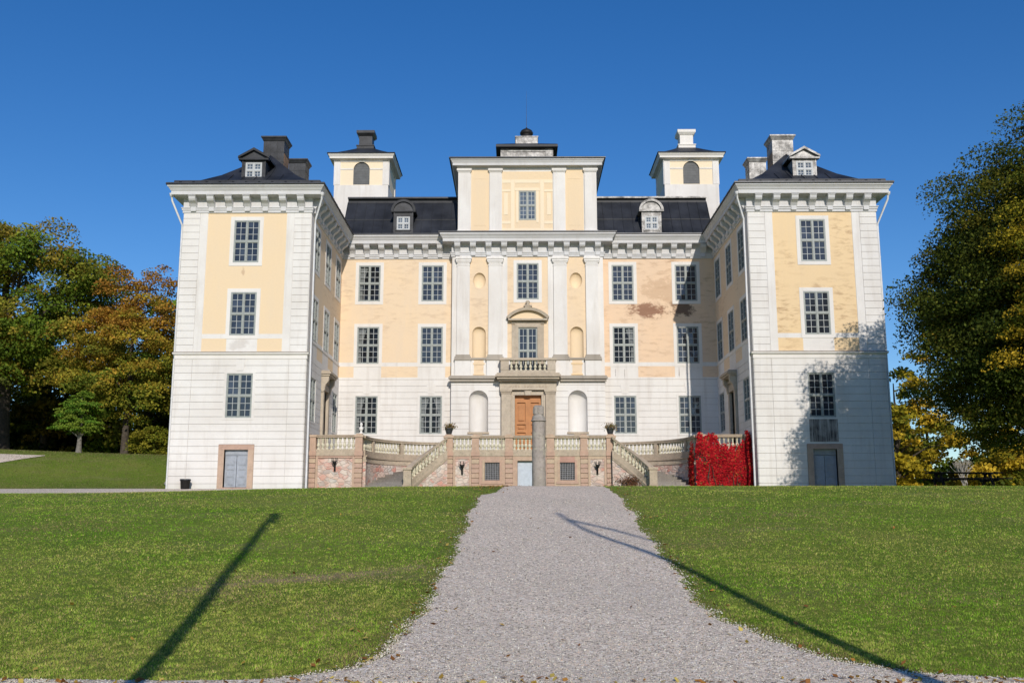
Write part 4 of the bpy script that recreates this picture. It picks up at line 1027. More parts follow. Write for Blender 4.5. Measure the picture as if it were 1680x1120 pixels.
def balustrade(F, a, b, parent, n, first=[None]):
    mb = MB()
    F.box(mb, a, b, -.33, -.01, TZ-.018, TZ+.10); F.box(mb, a, b, -.30, -.03, TZ+.10, TZ+.32)
    F.box(mb, a, b, -.33, -.0, RT-.145, RT-.06); F.box(mb, a, b, -.36, .03, RT-.059, RT-.0)
    o = mb.build('balustrade', SAND, parent)
    for k in range(n):
        p = F.P(a+(b-a)*(k+.5)/n, -.165, TZ+.32)
        if first[0] is None: first[0] = baluster(o, .625); first[0].location = p
        else: inst(first[0], o, p)
    return o
FT = Fr((0, TY), (1, 0), (0, -1)); FO = Fr((0, OY), (1, 0), (0, -1))
for a, b in piers: pier(FT, a, b, terr)
for (a, b), (c, d), n in zip(piers, piers[1:], (5, 7, 9, 7, 5)): balustrade(FT, b, c, terr, n)
# walling between the piers
for s in (-1, 1):
    mb = MB(); a, b = sorted((s*3.13, s*4.13)); FT.box(mb, a, b, -.5, -.07, -.5, TZ-.02); mb.build('base_wall', RUBBLE, terr)
    mb = MB(); a, b = sorted((s*4.3, s*4.5)); mb.box(a, b, TY+.4, 7.4, -.5, TZ-.02); mb.build('base_wall', RUBBLE, terr)
mb = MB()
for s in (-1, 1):
    for u in (3.20, 4.06): FT.box(mb, s*u-.06, s*u+.06, -.4, -.03, -.5, TZ-.02)
    FT.box(mb, *sorted((s*3.261, s*3.999)), -.4, -.04, TZ-.17, TZ-.021)
    a, b = sorted((s*1.32, s*2.72)); c = (a+b)/2
    FT.box(mb, a, c-.40, -.5, -.04, -.5, TZ-.02); FT.box(mb, c+.40, b, -.5, -.04, -.5, TZ-.02); FT.box(mb, c-.40, c+.40, -.5, -.04, 1.37, TZ-.02); FT.box(mb, c-.40, c+.40, -.5, -.04, -.5, .42)
    for q in (-1, 1): FT.box(mb, *sorted((c+q*.40, c+q*.52)), -.3, -.01, .25, 1.50)
    FT.box(mb, c-.6, c+.6, -.3, .0, .22, .36)
    FT.box(mb, *sorted((s*.66, s*.915)), -.5, -.04, -.5, TZ-.02)
FT.box(mb, -.66, .66, -.5, -.04, 1.46, TZ-.02)
mb.build('base_dressing', PINK, terr)
for s in (-1, 1):
    c = s*2.02; mb = MB(); FT.box(mb, c-.40, c+.40, -.36, -.32, .42, 1.37); wb = mb.build('cellar_window', DARK, terr)
    mb = MB()
    for k in range(9): u = c-.36+k*.09; FT.box(mb, u-.009, u+.009, -.16, -.145, .43, 1.36)
    for k in range(9): z = .47+k*.105; FT.box(mb, c-.39, c+.39, -.168, -.150, z-.009, z+.009)
    mb.build('grille', simple('pale_iron_grille', (.34, .34, .36), .5, .2, .2, 8, .1), wb)
mb = MB(); FT.box(mb, -.65, .65, -.30, -.24, -.5, 1.44)
for k in range(-4, 5): FT.box(mb, k*.14-.006, k*.14+.006, -.24, -.235, -.4, 1.42)
mb.build('cellar_door', PALEDOOR, terr)
# floor
mb = MB(); mb.box(-4.55, 4.55, TY+.05, YA-.0, TZ-.12, TZ-.03)
K = 20
CCX, CCY, CR = 4.3, 2.2, 4.68
for s in (-1, 1):
    pts = [(-CCX-CR*math.sin(PI/2*i/K)*1, CCY+CR*math.cos(PI/2*i/K)) for i in range(K+1)]  # from back to the side
    poly = [(-4.56, YC)]+[(-4.56, CCY+CR+.02)]+pts+[(-8.98, OY+.05), (-11.78, OY+.05), (-11.78, YC)]
    poly = [(x*(1 if s < 0 else -1), y) for x, y in poly]
    if s > 0: poly = poly[::-1]
    n = len(poly)
    mb.add([(x, y, TZ-.03) for x, y in poly]+[(x, y, TZ-.15) for x, y in poly], [tuple(range(n)), tuple(range(n, 2*n))[::-1]])
mb.build('floor', GREYST, terr, fix=True)
# outer bays beside the wings
for s in (-1, 1):
    sg = lambda a, b: tuple(sorted((s*a, s*b)))
    p1 = pier(FO, *sg(OX0, 9.32), terr, cap=s < 0); p2 = pier(FO, *sg(11.42, 11.74), terr, cap=False)
    balustrade(FO, *sg(9.32, 11.42), terr, 9)
    mb = MB(); FO.box(mb, *sg(9.33, 11.41), -.5, -.09, -.5, TZ-.02); mb.build('base_wall', RUBBLE, terr)
    mb = MB()
    for u in (9.39, 11.35): FO.box(mb, *sg(u-.06, u+.06), -.4, -.04, -.5, TZ-.02)
    FO.box(mb, *sg(9.451, 11.289), -.4, -.05, TZ-.14, TZ-.021); mb.build('base_dressing', PINK, terr)

def stair(s):
    base = (s*6.6, 52.3, 0); off = (s*6.6, .3, 0)
    side = 'left' if s < 0 else 'right'
    st = thing('staircase', base, 'curved stone stair left of the terrace centre, with a bare pink rubble wall' if s < 0 else 'curved stone stair right of the terrace centre, next to the red creeper', 'staircase', 'curved stairs of the terrace')
    # concave outer wall: quarter circle from the outer pier to the terrace
    arc = [(s*(CCX+CR*math.cos(a)), CCY+CR*math.sin(a)) for a in [PI/2*i/28 for i in range(29)]]
    arc = [(s*8.98, 1.75)]+arc
    def strip(mb, pts, w0, w1, z0, z1):
        """band along pts; w>0 is to the left of travel"""
        n = len(pts); L = []
        for i in range(n):
            a = Vector(pts[max(i-1, 0)][:2]); b = Vector(pts[min(i+1, n-1)][:2]); d = (b-a).normalized(); L.append(Vector((-d.y, d.x)))
        zf0 = z0 if callable(z0) else (lambda i: z0); zf1 = z1 if callable(z1) else (lambda i: z1)
        vs = []
        for i, p in enumerate(pts):
            q = Vector(p[:2]); a, b = q+L[i]*w0, q+L[i]*w1
            vs += [(a.x, a.y, zf0(i)), (b.x, b.y, zf0(i)), (b.x, b.y, zf1(i)), (a.x, a.y, zf1(i))]
        fs = [(i*4+k, i*4+(k+1) % 4, i*4+4+(k+1) % 4, i*4+4+k) for i in range(n-1) for k in range(4)]
        fs += [(0, 3, 2, 1), ((n-1)*4, (n-1)*4+1, (n-1)*4+2, (n-1)*4+3)]
        mb.add(vs, fs)
    mb = MB(); strip(mb, arc, -.2, .2, -.5, TZ-.32); mb.build('retaining_wall', RUBBLE, st, off, True)
    mb = MB(); strip(mb, arc, -.24, .24, TZ-.319, TZ-.22); strip(mb, arc, -.2, .2, TZ-.219, TZ-.06); strip(mb, arc, -.26, .26, TZ-.059, TZ+.03); strip(mb, arc, -.16, .16, TZ+.031, TZ+.32); mb.build('wall_coping', SAND, st, off, True)
    mb = MB(); strip(mb, arc, -.16, .16, RT-.145, RT-.06); strip(mb, arc, -.19, .19, RT-.059, RT); bo = mb.build('balustrade', SAND, st, off, True)
    nb = 32; first = None; tot = PI/2
    for k in range(nb):
        a = tot*(k+.5)/nb
        x, y = s*(CCX+CR*math.cos(a)), CCY+CR*math.sin(a)
        if k in (6, 17, 27):   # dies between the runs of balusters
            c = Vector((x, y)); t = Vector((-s*math.sin(a), math.cos(a))); r = Vector((s*math.cos(a), math.sin(a)))
            q = [c-t*.1-r*.13, c+t*.1-r*.13, c+t*.1+r*.13, c-t*.1+r*.13]
            mbp = MB(); mbp.prism([(p.x, p.y) for p in q], lambda p, t: (p[0], p[1], t), TZ+.32, RT-.146); mbp.build('balustrade_block', SAND, st, off, True); continue
        p = (x-off[0], y-off[1], TZ+.32)
        if first is None: first = baluster(bo, .625); first.location = p
        else: inst(first, bo, p)
    # front rail from the terrace pier down to the newel
    P0, P1 = Vector((s*4.42, 1.82)), Vector((s*6.36, .42)); PC = Vector((s*5.75, 1.72))
    m = 24
    fr = [tuple((1-t)**2*P0+2*t*(1-t)*PC+t*t*P1) for t in [i/m for i in range(m+1)]]
    top = [RT-.06-(RT-.06-1.0)*((i/m)**.92) for i in range(m+1)]
    g = lambda o: (lambda i: top[i]+o)
    mb = MB(); strip(mb, fr, -.15, .15, g(-.14), g(-.055)); strip(mb, fr, -.18, .18, g(-.054), g(0)); ro = mb.build('stair_rail', SAND, st, off, True)
    mb = MB(); strip(mb, fr, -.15, .15, g(-1.06), g(-.72)); strip(mb, fr, -.19, .19, g(-1.13), g(-1.061)); strip(mb, fr, -.17, .17, g(-1.25), g(-1.131)); mb.build('stair_string', SAND, st, off, True)
    mb = MB(); strip(mb, fr, -.12, .12, lambda i: -.5, lambda i: max(-.45, top[i]-1.251)); mb.build('stair_wall', RUBBLE, st, off, True)
    f2 = None; nbs = 12
    for k in range(nbs):
        t = (k+.6)/nbs; i = t*m; i0 = int(i); fr_ = i-i0
        p = Vector(fr[i0]).lerp(Vector(fr[min(i0+1, m)]), fr_); z = top[i0]+(top[min(i0+1, m)]-top[i0])*fr_
        l = (p.x-off[0], p.y-off[1], z-.74)
        if f2 is None: f2 = baluster(ro, .61); f2.location = l
        else: inst(f2, ro, l)
    mb = MB(); x, y = P1; mb.box(x-.2, x+.2, y-.38, y+.02, -.5, .88); mb.box(x-.25, x+.25, y-.43, y+.07, .881, 1.0); mb.box(x-.23, x+.23, y-.41, y+.05, -.5, .12); mb.build('newel_post', SAND, st, off)
    # treads: wedges between the front rail and the concave wall
    mb = MB(); ns = 10
    for i in range(ns):
        z = TZ*(i+1)/(ns+.0)-.03
        def AB(k):
            t = 1-k/ns; a = Vector(fr[int(round(t*m))]); an = PI/2*(k/ns)*.98-.06; b = Vector((s*(CCX+(CR-.1)*math.cos(an)), CCY+(CR-.1)*math.sin(an))); return a, b
        a0, b0 = AB(i); a1, b1 = AB(i+1.15 if i < ns-1 else ns)
        poly = [tuple(a0), tuple(b0), tuple(b1), tuple(a1)]
        mb.prism(poly, lambda p, t: (p[0], p[1], t), -.5, z-.0004*i)
    mb.build('steps', GREYST, st, off, True)
stair(-1); stair(1)

# ------------------------------------------------------------------ things on and around the terrace
def wall_lamp(x, y, z, label):
    t = thing('wall_lamp', (x, y, z), label, 'wall lamp', 'iron torch brackets on the terrace wall')
    mb = MB(); mb.tube([(0, 0, -.28), (0, -.10, -.26), (0, -.17, -.12), (0, -.18, .02)], [.02, .025, .022, .03], 7); mb.box(-.05, .05, -.03, .02, -.34, .06); mb.build('bracket', IRON, t)
    mb = MB(); mb.lathe([(.03, 0), (.09, .06), (.13, .17), (.12, .18)], (0, -.18, .0), 9)
    for k in range(6):
        a = PI*2*k/6; mb.tube([(.12*math.cos(a), -.18+.12*math.sin(a), .16), (.17*math.cos(a), -.18+.17*math.sin(a), .26), (.15*math.cos(a), -.18+.15*math.sin(a), .36)], .013, 5)
    mb.build('basket', IRON, t)
wall_lamp(-10.37, 52+OY+.03, 1.22, 'black iron torch bracket on the wide wall panel beside the left wing')
wall_lamp(-3.63, 52+TY+.03, 1.06, 'black iron torch bracket below the left potted plant')
wall_lamp(3.63, 52+TY+.03, 1.06, 'black iron torch bracket below the right potted plant')

def leafcards(name, P, Nn, size, cols, mat, parent=None, asp=.55):
    n = len(P); Nn = Nn/np.linalg.norm(Nn, axis=1, keepdims=True)
    r = rng.normal(size=(n, 3)); a = np.cross(Nn, r); a /= np.linalg.norm(a, axis=1, keepdims=True); b = np.cross(Nn, a)
    s = size if hasattr(size, '__len__') else np.full(n, size); s = s[:, None]
    v = np.stack([P-a*s*.5, P+b*s*.5*asp+Nn*s*.06, P+a*s*.5-Nn*s*.10, P-b*s*.5*asp+Nn*s*.06], 1).reshape(-1, 3)
    o = quads(name, v, np.arange(4*n).reshape(-1, 4), mat, np.repeat(cols, 4, 0)); o.parent = parent; return o

def potted(s, label):
    x, y = s*4.37, 52+TY+.2
    t = thing('potted_plant', (x, y, RT), label, 'potted plant', 'potted plants on the terrace piers')
    mb = MB(); mb.lathe([(.13, .07), (.14, .09), (.19, .26), (.215, .36), (.235, .37), (.235, .41), (.20, .41), (.19, .36)], n=14); mb.build('pot', TERRACOT, t)
    n = 420; P = rng.normal(0, 1, (n, 3))*np.array([.14, .12, .09])+np.array([0, 0, .50]); P[:, 2] = np.maximum(P[:, 2], .36)
    k = n//3; P[:k, 0] += s*.0+.16*np.sign(rng.random(k)-.35); P[:k, 2] -= .08*rng.random(k)
    pal = np.array([(.22, .13, .05), (.32, .22, .08), (.10, .12, .03), (.40, .28, .14)])
    leafcards('foliage', P, rng.normal(size=(n, 3))+[0, 0, .4], .085*(.6+.7*rng.random(n)), pal[rng.integers(0, 4, n)]*(.7+.6*rng.random((n, 1))), LEAF, t)
potted(-1, 'withered plant in a dark pot on the left end pier of the terrace'); potted(1, 'withered plant in a dark pot on the right end pier of the terrace')

t = thing('stone_ornament', (-9.05, 52+OY+.22, RT+.07), 'small pale stone bust on the corner pier left of the stair', 'statue')
mb = MB(); mb.lathe([(.10, 0), (.11, .05), (.06, .09), (.05, .14), (.10, .20), (.12, .27), (.11, .34), (.05, .38), (.045, .40), (.07, .44), (.078, .51), (.055, .57), (.02, .60)], n=12); mb.build('bust', TRIM, t)
# loose stone slab on the right pier
mb = MB(); mb.lathe([(.17, 0), (.18, .03), (.15, .06), (.16, .10), (.05, .12)], (0, 0, 0), 4, smooth=False); o = mb.build('stone_slab', SAND); o.location = (9.12, 52+OY+.18, RT+.0); tag(o, 'small flat stone plinth on the pier above the red creeper', 'plinth')

# red creeper over the right bay
def creeper():
    t = thing('red_creeper', (10.2, 53.3, 0), 'bright red virginia creeper covering the right end of the terrace wall', 'creeper')
    n = 9500; u = rng.random(n); x = 8.72+u*3.12; z = rng.random(n)*3.0-.1
    top = np.interp(x, [8.7, 8.85, 9.0, 9.3, 9.45, 9.6, 9.85, 10.0, 10.2, 11.1, 11.25, 11.45, 11.6, 11.85], [2.45, 2.75, 2.86, 2.62, 2.7, 2.86, 2.7, 2.35, 2.18, 2.15, 2.3, 2.55, 2.7, 2.5])+rng.normal(0, .09, n)+.12*np.sin(x*9)*np.sin(x*23)
    ok = (z < top) & ~((vn(x, z, .28, 9) > .80) & (rng.random(n) < .8)) & (x > 8.72+.10*vn(z, z*0, .3, 8)); x, z = x[ok], z[ok]; n = len(x)
    y = 53.36-.14-.10*np.sin(x*5+np.sin(z*3))-.1*rng.random(n)-.10*np.sin(z*2.3+x)
    Nn = np.stack([rng.normal(0, .5, n), -1+rng.normal(0, .3, n), .25+rng.normal(0, .5, n)], -1)
    pal = np.array([(.52, .012, .022), (.42, .010, .02), (.62, .035, .035), (.30, .008, .015), (.45, .11, .04), (.20, .17, .04)])
    c = pal[rng.choice(6, n, p=[.34, .26, .18, .15, .045, .025])]*(.7+.55*rng.random((n, 1)))
    # side faces: the return next to the stair and the tangle against the wing, its leaves coloured darker for shadow
    m = 1800; xs_ = 8.66-.10*rng.random(m)+.06*np.sin(np.arange(m)); ys_ = 53.3+rng.random(m)*.9; zs_ = rng.random(m)*2.5*(1-.5*(ys_-53.3))
    P2 = np.stack([xs_, ys_, zs_], -1); N2 = np.stack([-1+rng.normal(0, .3, m), rng.normal(0, .5, m), .2+rng.normal(0, .4, m)], -1)
    k = 2200; P3 = np.stack([11.5+.16*rng.random(k), 53.75-.75*rng.random(k)**1.4, rng.random(k)*3.05], -1); P3[:, 2] *= 1-.10*np.abs(rng.normal(0, 1, k)); N3 = rng.normal(size=(k, 3))+[-.6, -.6, .2]
    P = np.concatenate([np.stack([x, y, z], -1), P2, P3])-np.array([10.2, 53.3, 0])
    c = np.concatenate([c, pal[rng.integers(0, 5, m)]*(.6+.5*rng.random((m, 1))), pal[rng.integers(0, 4, k)]*(.5+.5*rng.random((k, 1)))])
    leafcards('foliage', P, np.concatenate([Nn, N2, N3]), .10*(.7+.6*rng.random(len(P))), c, REDLEAF, t, .8)
    mb = MB(); r = random.Random(5)
    for i in range(16):
        x0 = -1.3+i*.17; pts = [(x0, -.05, -.3)]
        for j in range(6): pts.append((pts[-1][0]+r.uniform(-.12, .12), -.07+r.uniform(-.04, .03), -.3+(j+1)*.42))
        mb.tube(pts, [.022, .02, .018, .015, .012, .01, .008], 5)
    mb.build('stems', BARK, t)
creeper()

# stone pillar on the grass island
t = thing('stone_pillar', (.21, 41, Hs(.21, 41)-.05), 'weathered round grey stone pillar with a square block on top, at the head of the gravel path', 'pillar')
mb = MB(); zt = 2.30-(Hs(.21, 41)-.05); r_ = random.Random(8); K = 18; lv = 14; vs = []
for j in range(lv+1):
    z = zt*j/lv; rr_ = .288-.03*j/lv
    for i in range(K): vs.append((rr_*(1+r_.uniform(-.035, .035))*math.cos(2*PI*i/K), rr_*(1+r_.uniform(-.035, .035))*math.sin(2*PI*i/K), z))
mb.add(vs, [(j*K+i, j*K+(i+1) % K, (j+1)*K+(i+1) % K, (j+1)*K+i) for j in range(lv) for i in range(K)], 0, True); mb.add(vs[-K:], [tuple(range(K))])
mb.build('shaft', PILLARST, t)
mb = MB(); mb.lathe([(.31, 0), (.32, .03), (.29, .06)], (0, 0, zt-.03), 18); mb.lathe([(.27, 0), (.25, .14), (.20, .20), (.17, .22)], (0, 0, zt+.03), 14); hd = mb.build('collar', PILLARST, t)
mb = MB(); mb.prism([(-.15, -.19), (.16, -.19), (.21, -.12), (.21, .13), (.13, .2), (-.16, .2), (-.20, .11), (-.20, -.13)], lambda p, q: (p[0]*(1+.05*(q > zt+.4)), p[1], q), zt+.23, zt+.58)
mb.prism([(-.17, -.14), (.15, -.15), (.15, .14), (-.14, .15)], lambda p, q: (p[0], p[1], q), zt+.58, zt+.62); mb.box(-.23, -.19, -.1, .1, zt+.26, zt+.5); mb.box(-.04, .03, -.215, -.18, zt+.27, zt+.55); mb.build('head_block', PILLARST, t, bevel=.02)

# bin by the left wing
t = thing('litter_bin', (-17.65, 51.5, Hs(-17.65, 51.5)), 'black litter bin standing by the left corner of the castle', 'bin')
mb = MB(); mb.lathe([(.20, 0), (.22, .03), (.25, .42), (.27, .44), (.27, .50), (.24, .50), (.23, .2)], n=16); mb.build('body', IRON, t)
mb = MB(); mb.lathe([(.275, .46), (.28, .50), (.27, .52)], n=16, cap=False); mb.build('rim', ROOFEDGE, t)

def boulder(x, y, s, label, z=None):
    mb = MB(); K, L = 12, 8; vs = []; r = random.Random(11)
    for j in range(L+1):
        a = PI*j/L
        for i in range(K):
            b = 2*PI*i/K; k = 1+.16*math.sin(3*b+j)+r.uniform(-.08, .08); vs.append((s*k*math.sin(a)*math.cos(b), s*.8*k*math.sin(a)*math.sin(b), s*.85*k*math.cos(a)))
    mb.add(vs, [(j*K+i, (j+1)*K+i, (j+1)*K+(i+1) % K, j*K+(i+1) % K) for j in range(L) for i in range(K)], 0, True)
    o = mb.build('boulder', ROCK); o.location = (x, y, Hs(x, y)+s*.45); tag(o, label, 'boulder')
boulder(-19.9, 55.6, .24, 'pale boulder on the grass mound next to the left wing')

# picnic table under the right tree
gz = Hs(21.8, 50)
t = thing('picnic_table', (21.45, 50, gz-.03), 'dark wooden picnic table with attached benches under the big tree on the right', 'picnic table', rz=R(4))
mb = MB()
for k in range(5): mb.box(-1.8, 1.8, -.40+k*.162, -.40+k*.162+.15, .72, .765)
mb.build('tabletop', WOODDK, t)
for s in (-1, 1):
    mb = MB(); mb.box(-1.75, 1.95, s*.72-.13, s*.72+.13, .42, .47); mb.build('bench_seat', WOODDK, t)
for x in (-1.3, 1.2):
    mb = MB()
    for s in (-1, 1): mb.prism([(s*.62, 0), (s*.52, 0), (s*.10, .72), (s*.22, .72)], lambda p, q: (q, p[0], p[1]), x-.05, x+.05)
    mb.box(x+.051, x+.10, -.85, .85, .32, .42); mb.box(x-.045, x+.045, -.42, .42, .65, .72); mb.build('leg_frame', WOODDK, t, fix=True)
# ------------------------------------------------------------------ trees
def tree(name, label, x, y, blobs, nleaf, size, pal, trunk=None, z0=None, group='', seed=1, clump=1.0, branches=9, palfn=None, bark=None, flat=.75, fill=.45, cat='tree', ncl=None):
    """blobs: (dx, dy, z, rx, ry, rz) ellipsoids of the crown, z above the tree's foot"""
    g = np.random.default_rng(seed); z0 = Hs(x, y)-.1 if z0 is None else z0
    t = thing(name, (x, y, z0), label, cat, group or None)
    vol = np.array([b[3]*b[4]*b[5] for b in blobs])**.8; vol /= vol.sum()
    ncl = ncl or max(24, int(nleaf/150)); bi = g.choice(len(blobs), ncl, p=vol); B = np.array(blobs)[bi]
    d = g.normal(size=(ncl, 3)); d /= np.linalg.norm(d, axis=1, keepdims=True); rr = (g.random(ncl)**fill)
    rr = np.where(g.random(ncl) < .72, .80+.20*g.random(ncl), rr*.8); C = B[:, :3]+d*B[:, 3:]*rr[:, None]*(1+.035*g.normal(size=(ncl, 1)))
    cr = clump*(.55+.75*g.random(ncl))
    ci = g.choice(ncl, nleaf, p=cr**2/np.sum(cr**2))
    e = g.normal(size=(nleaf, 3)); e /= np.linalg.norm(e, axis=1, keepdims=True); e *= (g.random(nleaf)**.42)[:, None]; e[:, 2] = np.where(e[:, 2] < -.3, -e[:, 2]*.8, e[:, 2])
    droop = -.25*(e[:, 0]**2+e[:, 1]**2)
    P = C[ci]+np.stack([e[:, 0]*1.25, e[:, 1]*1.25, e[:, 2]*flat+droop], -1)*cr[ci][:, None]
    out = P-np.array([0, 0, P[:, 2].mean()]); out /= np.linalg.norm(out, axis=1, keepdims=True)+1e-6
    Nn = out*.5+g.normal(size=(nleaf, 3))*.75+np.array([0, -.1, .45])
    pal = np.array(pal); k = len(pal)
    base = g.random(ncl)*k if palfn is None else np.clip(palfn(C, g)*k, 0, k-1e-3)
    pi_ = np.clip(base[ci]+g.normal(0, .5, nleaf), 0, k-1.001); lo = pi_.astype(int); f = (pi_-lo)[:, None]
    hi = np.minimum(lo+1, k-1)
    c = (pal[lo]*(1-f)+pal[hi]*f)*(.65+.7*g.random((nleaf, 1)))*(.8+.4*g.random(ncl))[ci][:, None]
    s = size*(.6+.8*g.random(nleaf))
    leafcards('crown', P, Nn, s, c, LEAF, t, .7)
    tr = trunk or (.25, 3.0); mb = MB(); rad, zt = tr; top = max(b[2]+b[5]*.5 for b in blobs)
    bx = np.average([b[0] for b in blobs], weights=vol); by = np.average([b[1] for b in blobs], weights=vol)
    r_ = random.Random(seed); pts = [(0, 0, -.3), (0, 0, .15)]; rads = [rad*1.5, rad*1.15]
    for i in range(1, 8):
        q = i/7; pts.append((bx*max(0, q-.25)*.9+r_.uniform(-.12, .12)*q, by*max(0, q-.25)*.9+r_.uniform(-.12, .12)*q, .15+(top-.15)*q)); rads.append(rad*(1-.85*q))
    mb.tube(pts, rads, 10)
    zz = sorted(range(ncl), key=lambda i: -np.hypot(C[i, 0], C[i, 1])); zz = [zz[int(i)] for i in np.linspace(0, len(zz)*.7, branches)]
    for i in zz:
        e_ = Vector(C[i]); h = max(zt, min(top*.85, e_.z*.62)); q = max(0, (h-.15)/(top-.15)); st = Vector((bx*max(0, q-.25)*.9, by*max(0, q-.25)*.9, h))
        mid = st.lerp(e_, .5)+Vector((0, 0, .12*(e_-st).length)); w = rad*(1-.8*q)*.42
        mb.tube([st, st.lerp(mid, .5)+Vector((0, 0, .05)), mid, e_], [w, w*.75, w*.5, w*.15], 6)
    mb.build('trunk', bark or BARK, t)
    return t

GRN = [(.07, .13, .016), (.10, .175, .02), (.145, .21, .024), (.19, .23, .028), (.24, .22, .03)]
OLV = [(.09, .15, .016), (.14, .205, .02), (.20, .24, .026), (.26, .25, .03), (.29, .215, .032)]
ORG = [(.10, .165, .02), (.17, .20, .024), (.30, .26, .03), (.41, .27, .034), (.40, .205, .036)]
YEL = [(.09, .12, .012), (.20, .19, .016), (.35, .27, .02), (.48, .35, .026), (.55, .38, .035)]
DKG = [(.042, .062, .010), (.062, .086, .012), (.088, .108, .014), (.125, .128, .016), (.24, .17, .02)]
BCH = [(.085, .18, .018), (.12, .23, .024), (.16, .26, .03), (.20, .27, .035)]
gl, gr = 'trees on the mound left of the castle', 'trees on the right of the castle'
# right: the great dark tree and a yellow one in front of its sunny side
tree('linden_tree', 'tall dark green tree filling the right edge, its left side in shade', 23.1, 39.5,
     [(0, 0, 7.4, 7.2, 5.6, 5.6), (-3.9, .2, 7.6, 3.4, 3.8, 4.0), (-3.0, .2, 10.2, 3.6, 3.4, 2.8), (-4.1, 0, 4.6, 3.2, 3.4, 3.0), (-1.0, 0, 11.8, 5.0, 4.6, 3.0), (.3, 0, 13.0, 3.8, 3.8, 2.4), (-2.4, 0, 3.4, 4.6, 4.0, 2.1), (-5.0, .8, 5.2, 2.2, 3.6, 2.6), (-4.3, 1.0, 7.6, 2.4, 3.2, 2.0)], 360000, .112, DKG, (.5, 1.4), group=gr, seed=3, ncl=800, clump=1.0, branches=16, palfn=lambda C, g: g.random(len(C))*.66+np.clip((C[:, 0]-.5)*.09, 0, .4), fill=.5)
tree('yellow_tree', 'yellow leaved tree at the right edge in front of the tall dark tree', 20.4, 34.6,
     [(.2, 0, 8.6, 3.3, 2.8, 4.4), (-.9, 0, 5.4, 2.7, 2.4, 2.2), (1.0, .3, 11.8, 2.5, 2.4, 2.4)], 90000, .098, YEL, (.25, 2.0), group=gr, seed=5, ncl=190, clump=.8, palfn=lambda C, g: g.random(len(C))*1.0, fill=.5)
bgR = [(31.8, 86, 4.2, 13.2, YEL, 'yellow green autumn tree beside the right wall of the castle', 'autumn_tree'), (36.8, 92, 4.6, 11.5, OLV, 'olive green tree behind the left end of the picnic table', 'autumn_tree'),
       (41.0, 84, 4.4, 9.2, YEL, 'golden autumn tree behind the picnic table', 'autumn_tree'), (47.0, 90, 6, 12, OLV, 'brownish green tree behind the great dark tree', 'autumn_tree'), (53, 86, 5.5, 11, DKG, 'dark green tree at the far right behind the picnic table', 'autumn_tree'),
       (29.6, 98, 4.5, 12.4, OLV, 'green tree half hidden by the right wing of the castle', 'autumn_tree')]
for i, (x, y, r, h, pal, lab, nm) in enumerate(bgR):
    tree(nm, lab, x, y, [(0, 0, h*.52, r, r*.8, h*.5), (r*.4, -1, h*.35, r*.75, r*.7, h*.33), (-r*.4, -.6, h*.3, r*.7, r*.6, h*.3)], 9000, .34, pal, (.3, 1.5), group=gr, seed=20+i, clump=1.0, fill=.4)
# bare shrub
def bare(x, y):
    t = thing('bare_shrub', (x, y, Hs(x, y)-.05), 'pale leafless shrub behind the picnic table', 'shrub'); mb = MB(); r = random.Random(4)
    def grow(p, d, l, w, k):
        q = p+d*l; mb.tube([p, p.lerp(q, .5)+Vector((r.uniform(-.05, .05), r.uniform(-.05, .05), 0))*l, q], [w, w*.8, w*.6], 5)
        if k == 0: return
        for _ in range(3): grow(q, (d+Vector((r.uniform(-.55, .55), r.uniform(-.55, .55), r.uniform(-.1, .3)))).normalized(), l*r.uniform(.62, .85), w*.6, k-1)
    for i in range(5): grow(Vector((r.uniform(-.15, .15), r.uniform(-.15, .15), 0)), Vector((r.uniform(-.5, .5), r.uniform(-.4, .4), 1)).normalized(), .85, .05, 3)
    mb.build('branches', PALEBARK, t)
bare(28.6, 66)
# left
tree('old_tree', 'big old green tree at the left edge with a thick dark trunk', -38.6, 73, [(-1.5, 0, 11.0, 8.2, 6.5, 6.6), (3.6, 0, 10.4, 5.2, 5, 6.0), (-3, -1, 7.2, 6.5, 5, 3.6), (2.2, -1, 14.0, 4.4, 4, 3.0), (-5, -2, 14.4, 4.8, 4.5, 2.9)], 90000, .215, OLV, (.75, 3.2), group=gl, seed=31, ncl=330, clump=1.25, branches=14, fill=.36)
tree('orange_tree', 'orange and green autumn tree left of the castle', -27.6, 68.6, [(0, 0, 7.4, 4.0, 3.6, 3.6), (-.6, 0, 4.8, 3.9, 3.4, 2.2), (.5, 0, 10.8, 2.9, 2.6, 2.9), (1, 0, 4.6, 3.2, 3, 2.0)], 48000, .17, ORG, (.26, 2.0), group=gl, seed=32, ncl=260, clump=.80, palfn=lambda C, g: np.clip(-.02+(C[:, 2]-3.2)*.07+.42*g.random(len(C)), 0, 1), fill=.36)
tree('young_beech', 'small bright green young tree with a pale trunk on the mound', -28.9, 64.4, [(0, 0, 2.4, 1.35, 1.2, 1.2), (0, 0, 3.3, .75, .7, .9), (-.2, -.1, 1.8, 1.45, 1.2, .5)], 11000, .125, BCH, (.17, .7), group=gl, seed=33, ncl=190, clump=.36, flat=.35, bark=simple('pale_smooth_bark', (.22, .20, .175), .85, 0, .3, 6, .4), fill=.4)
tree('beech_tree', 'light green tree with layered drooping branches at the far left', -37.6, 63.5, [(0, 0, 5.2, 3.2, 3, 3.2), (1.0, -.5, 4.0, 3.0, 2.4, 1.6), (-.6, 0, 7.4, 2.2, 2.2, 1.8)], 24000, .17, [(.055, .09, .015), (.075, .115, .02), (.105, .13, .024), (.14, .145, .026)], (.2, 1.2), group=gl, seed=34, clump=.7, flat=.35, fill=.4)
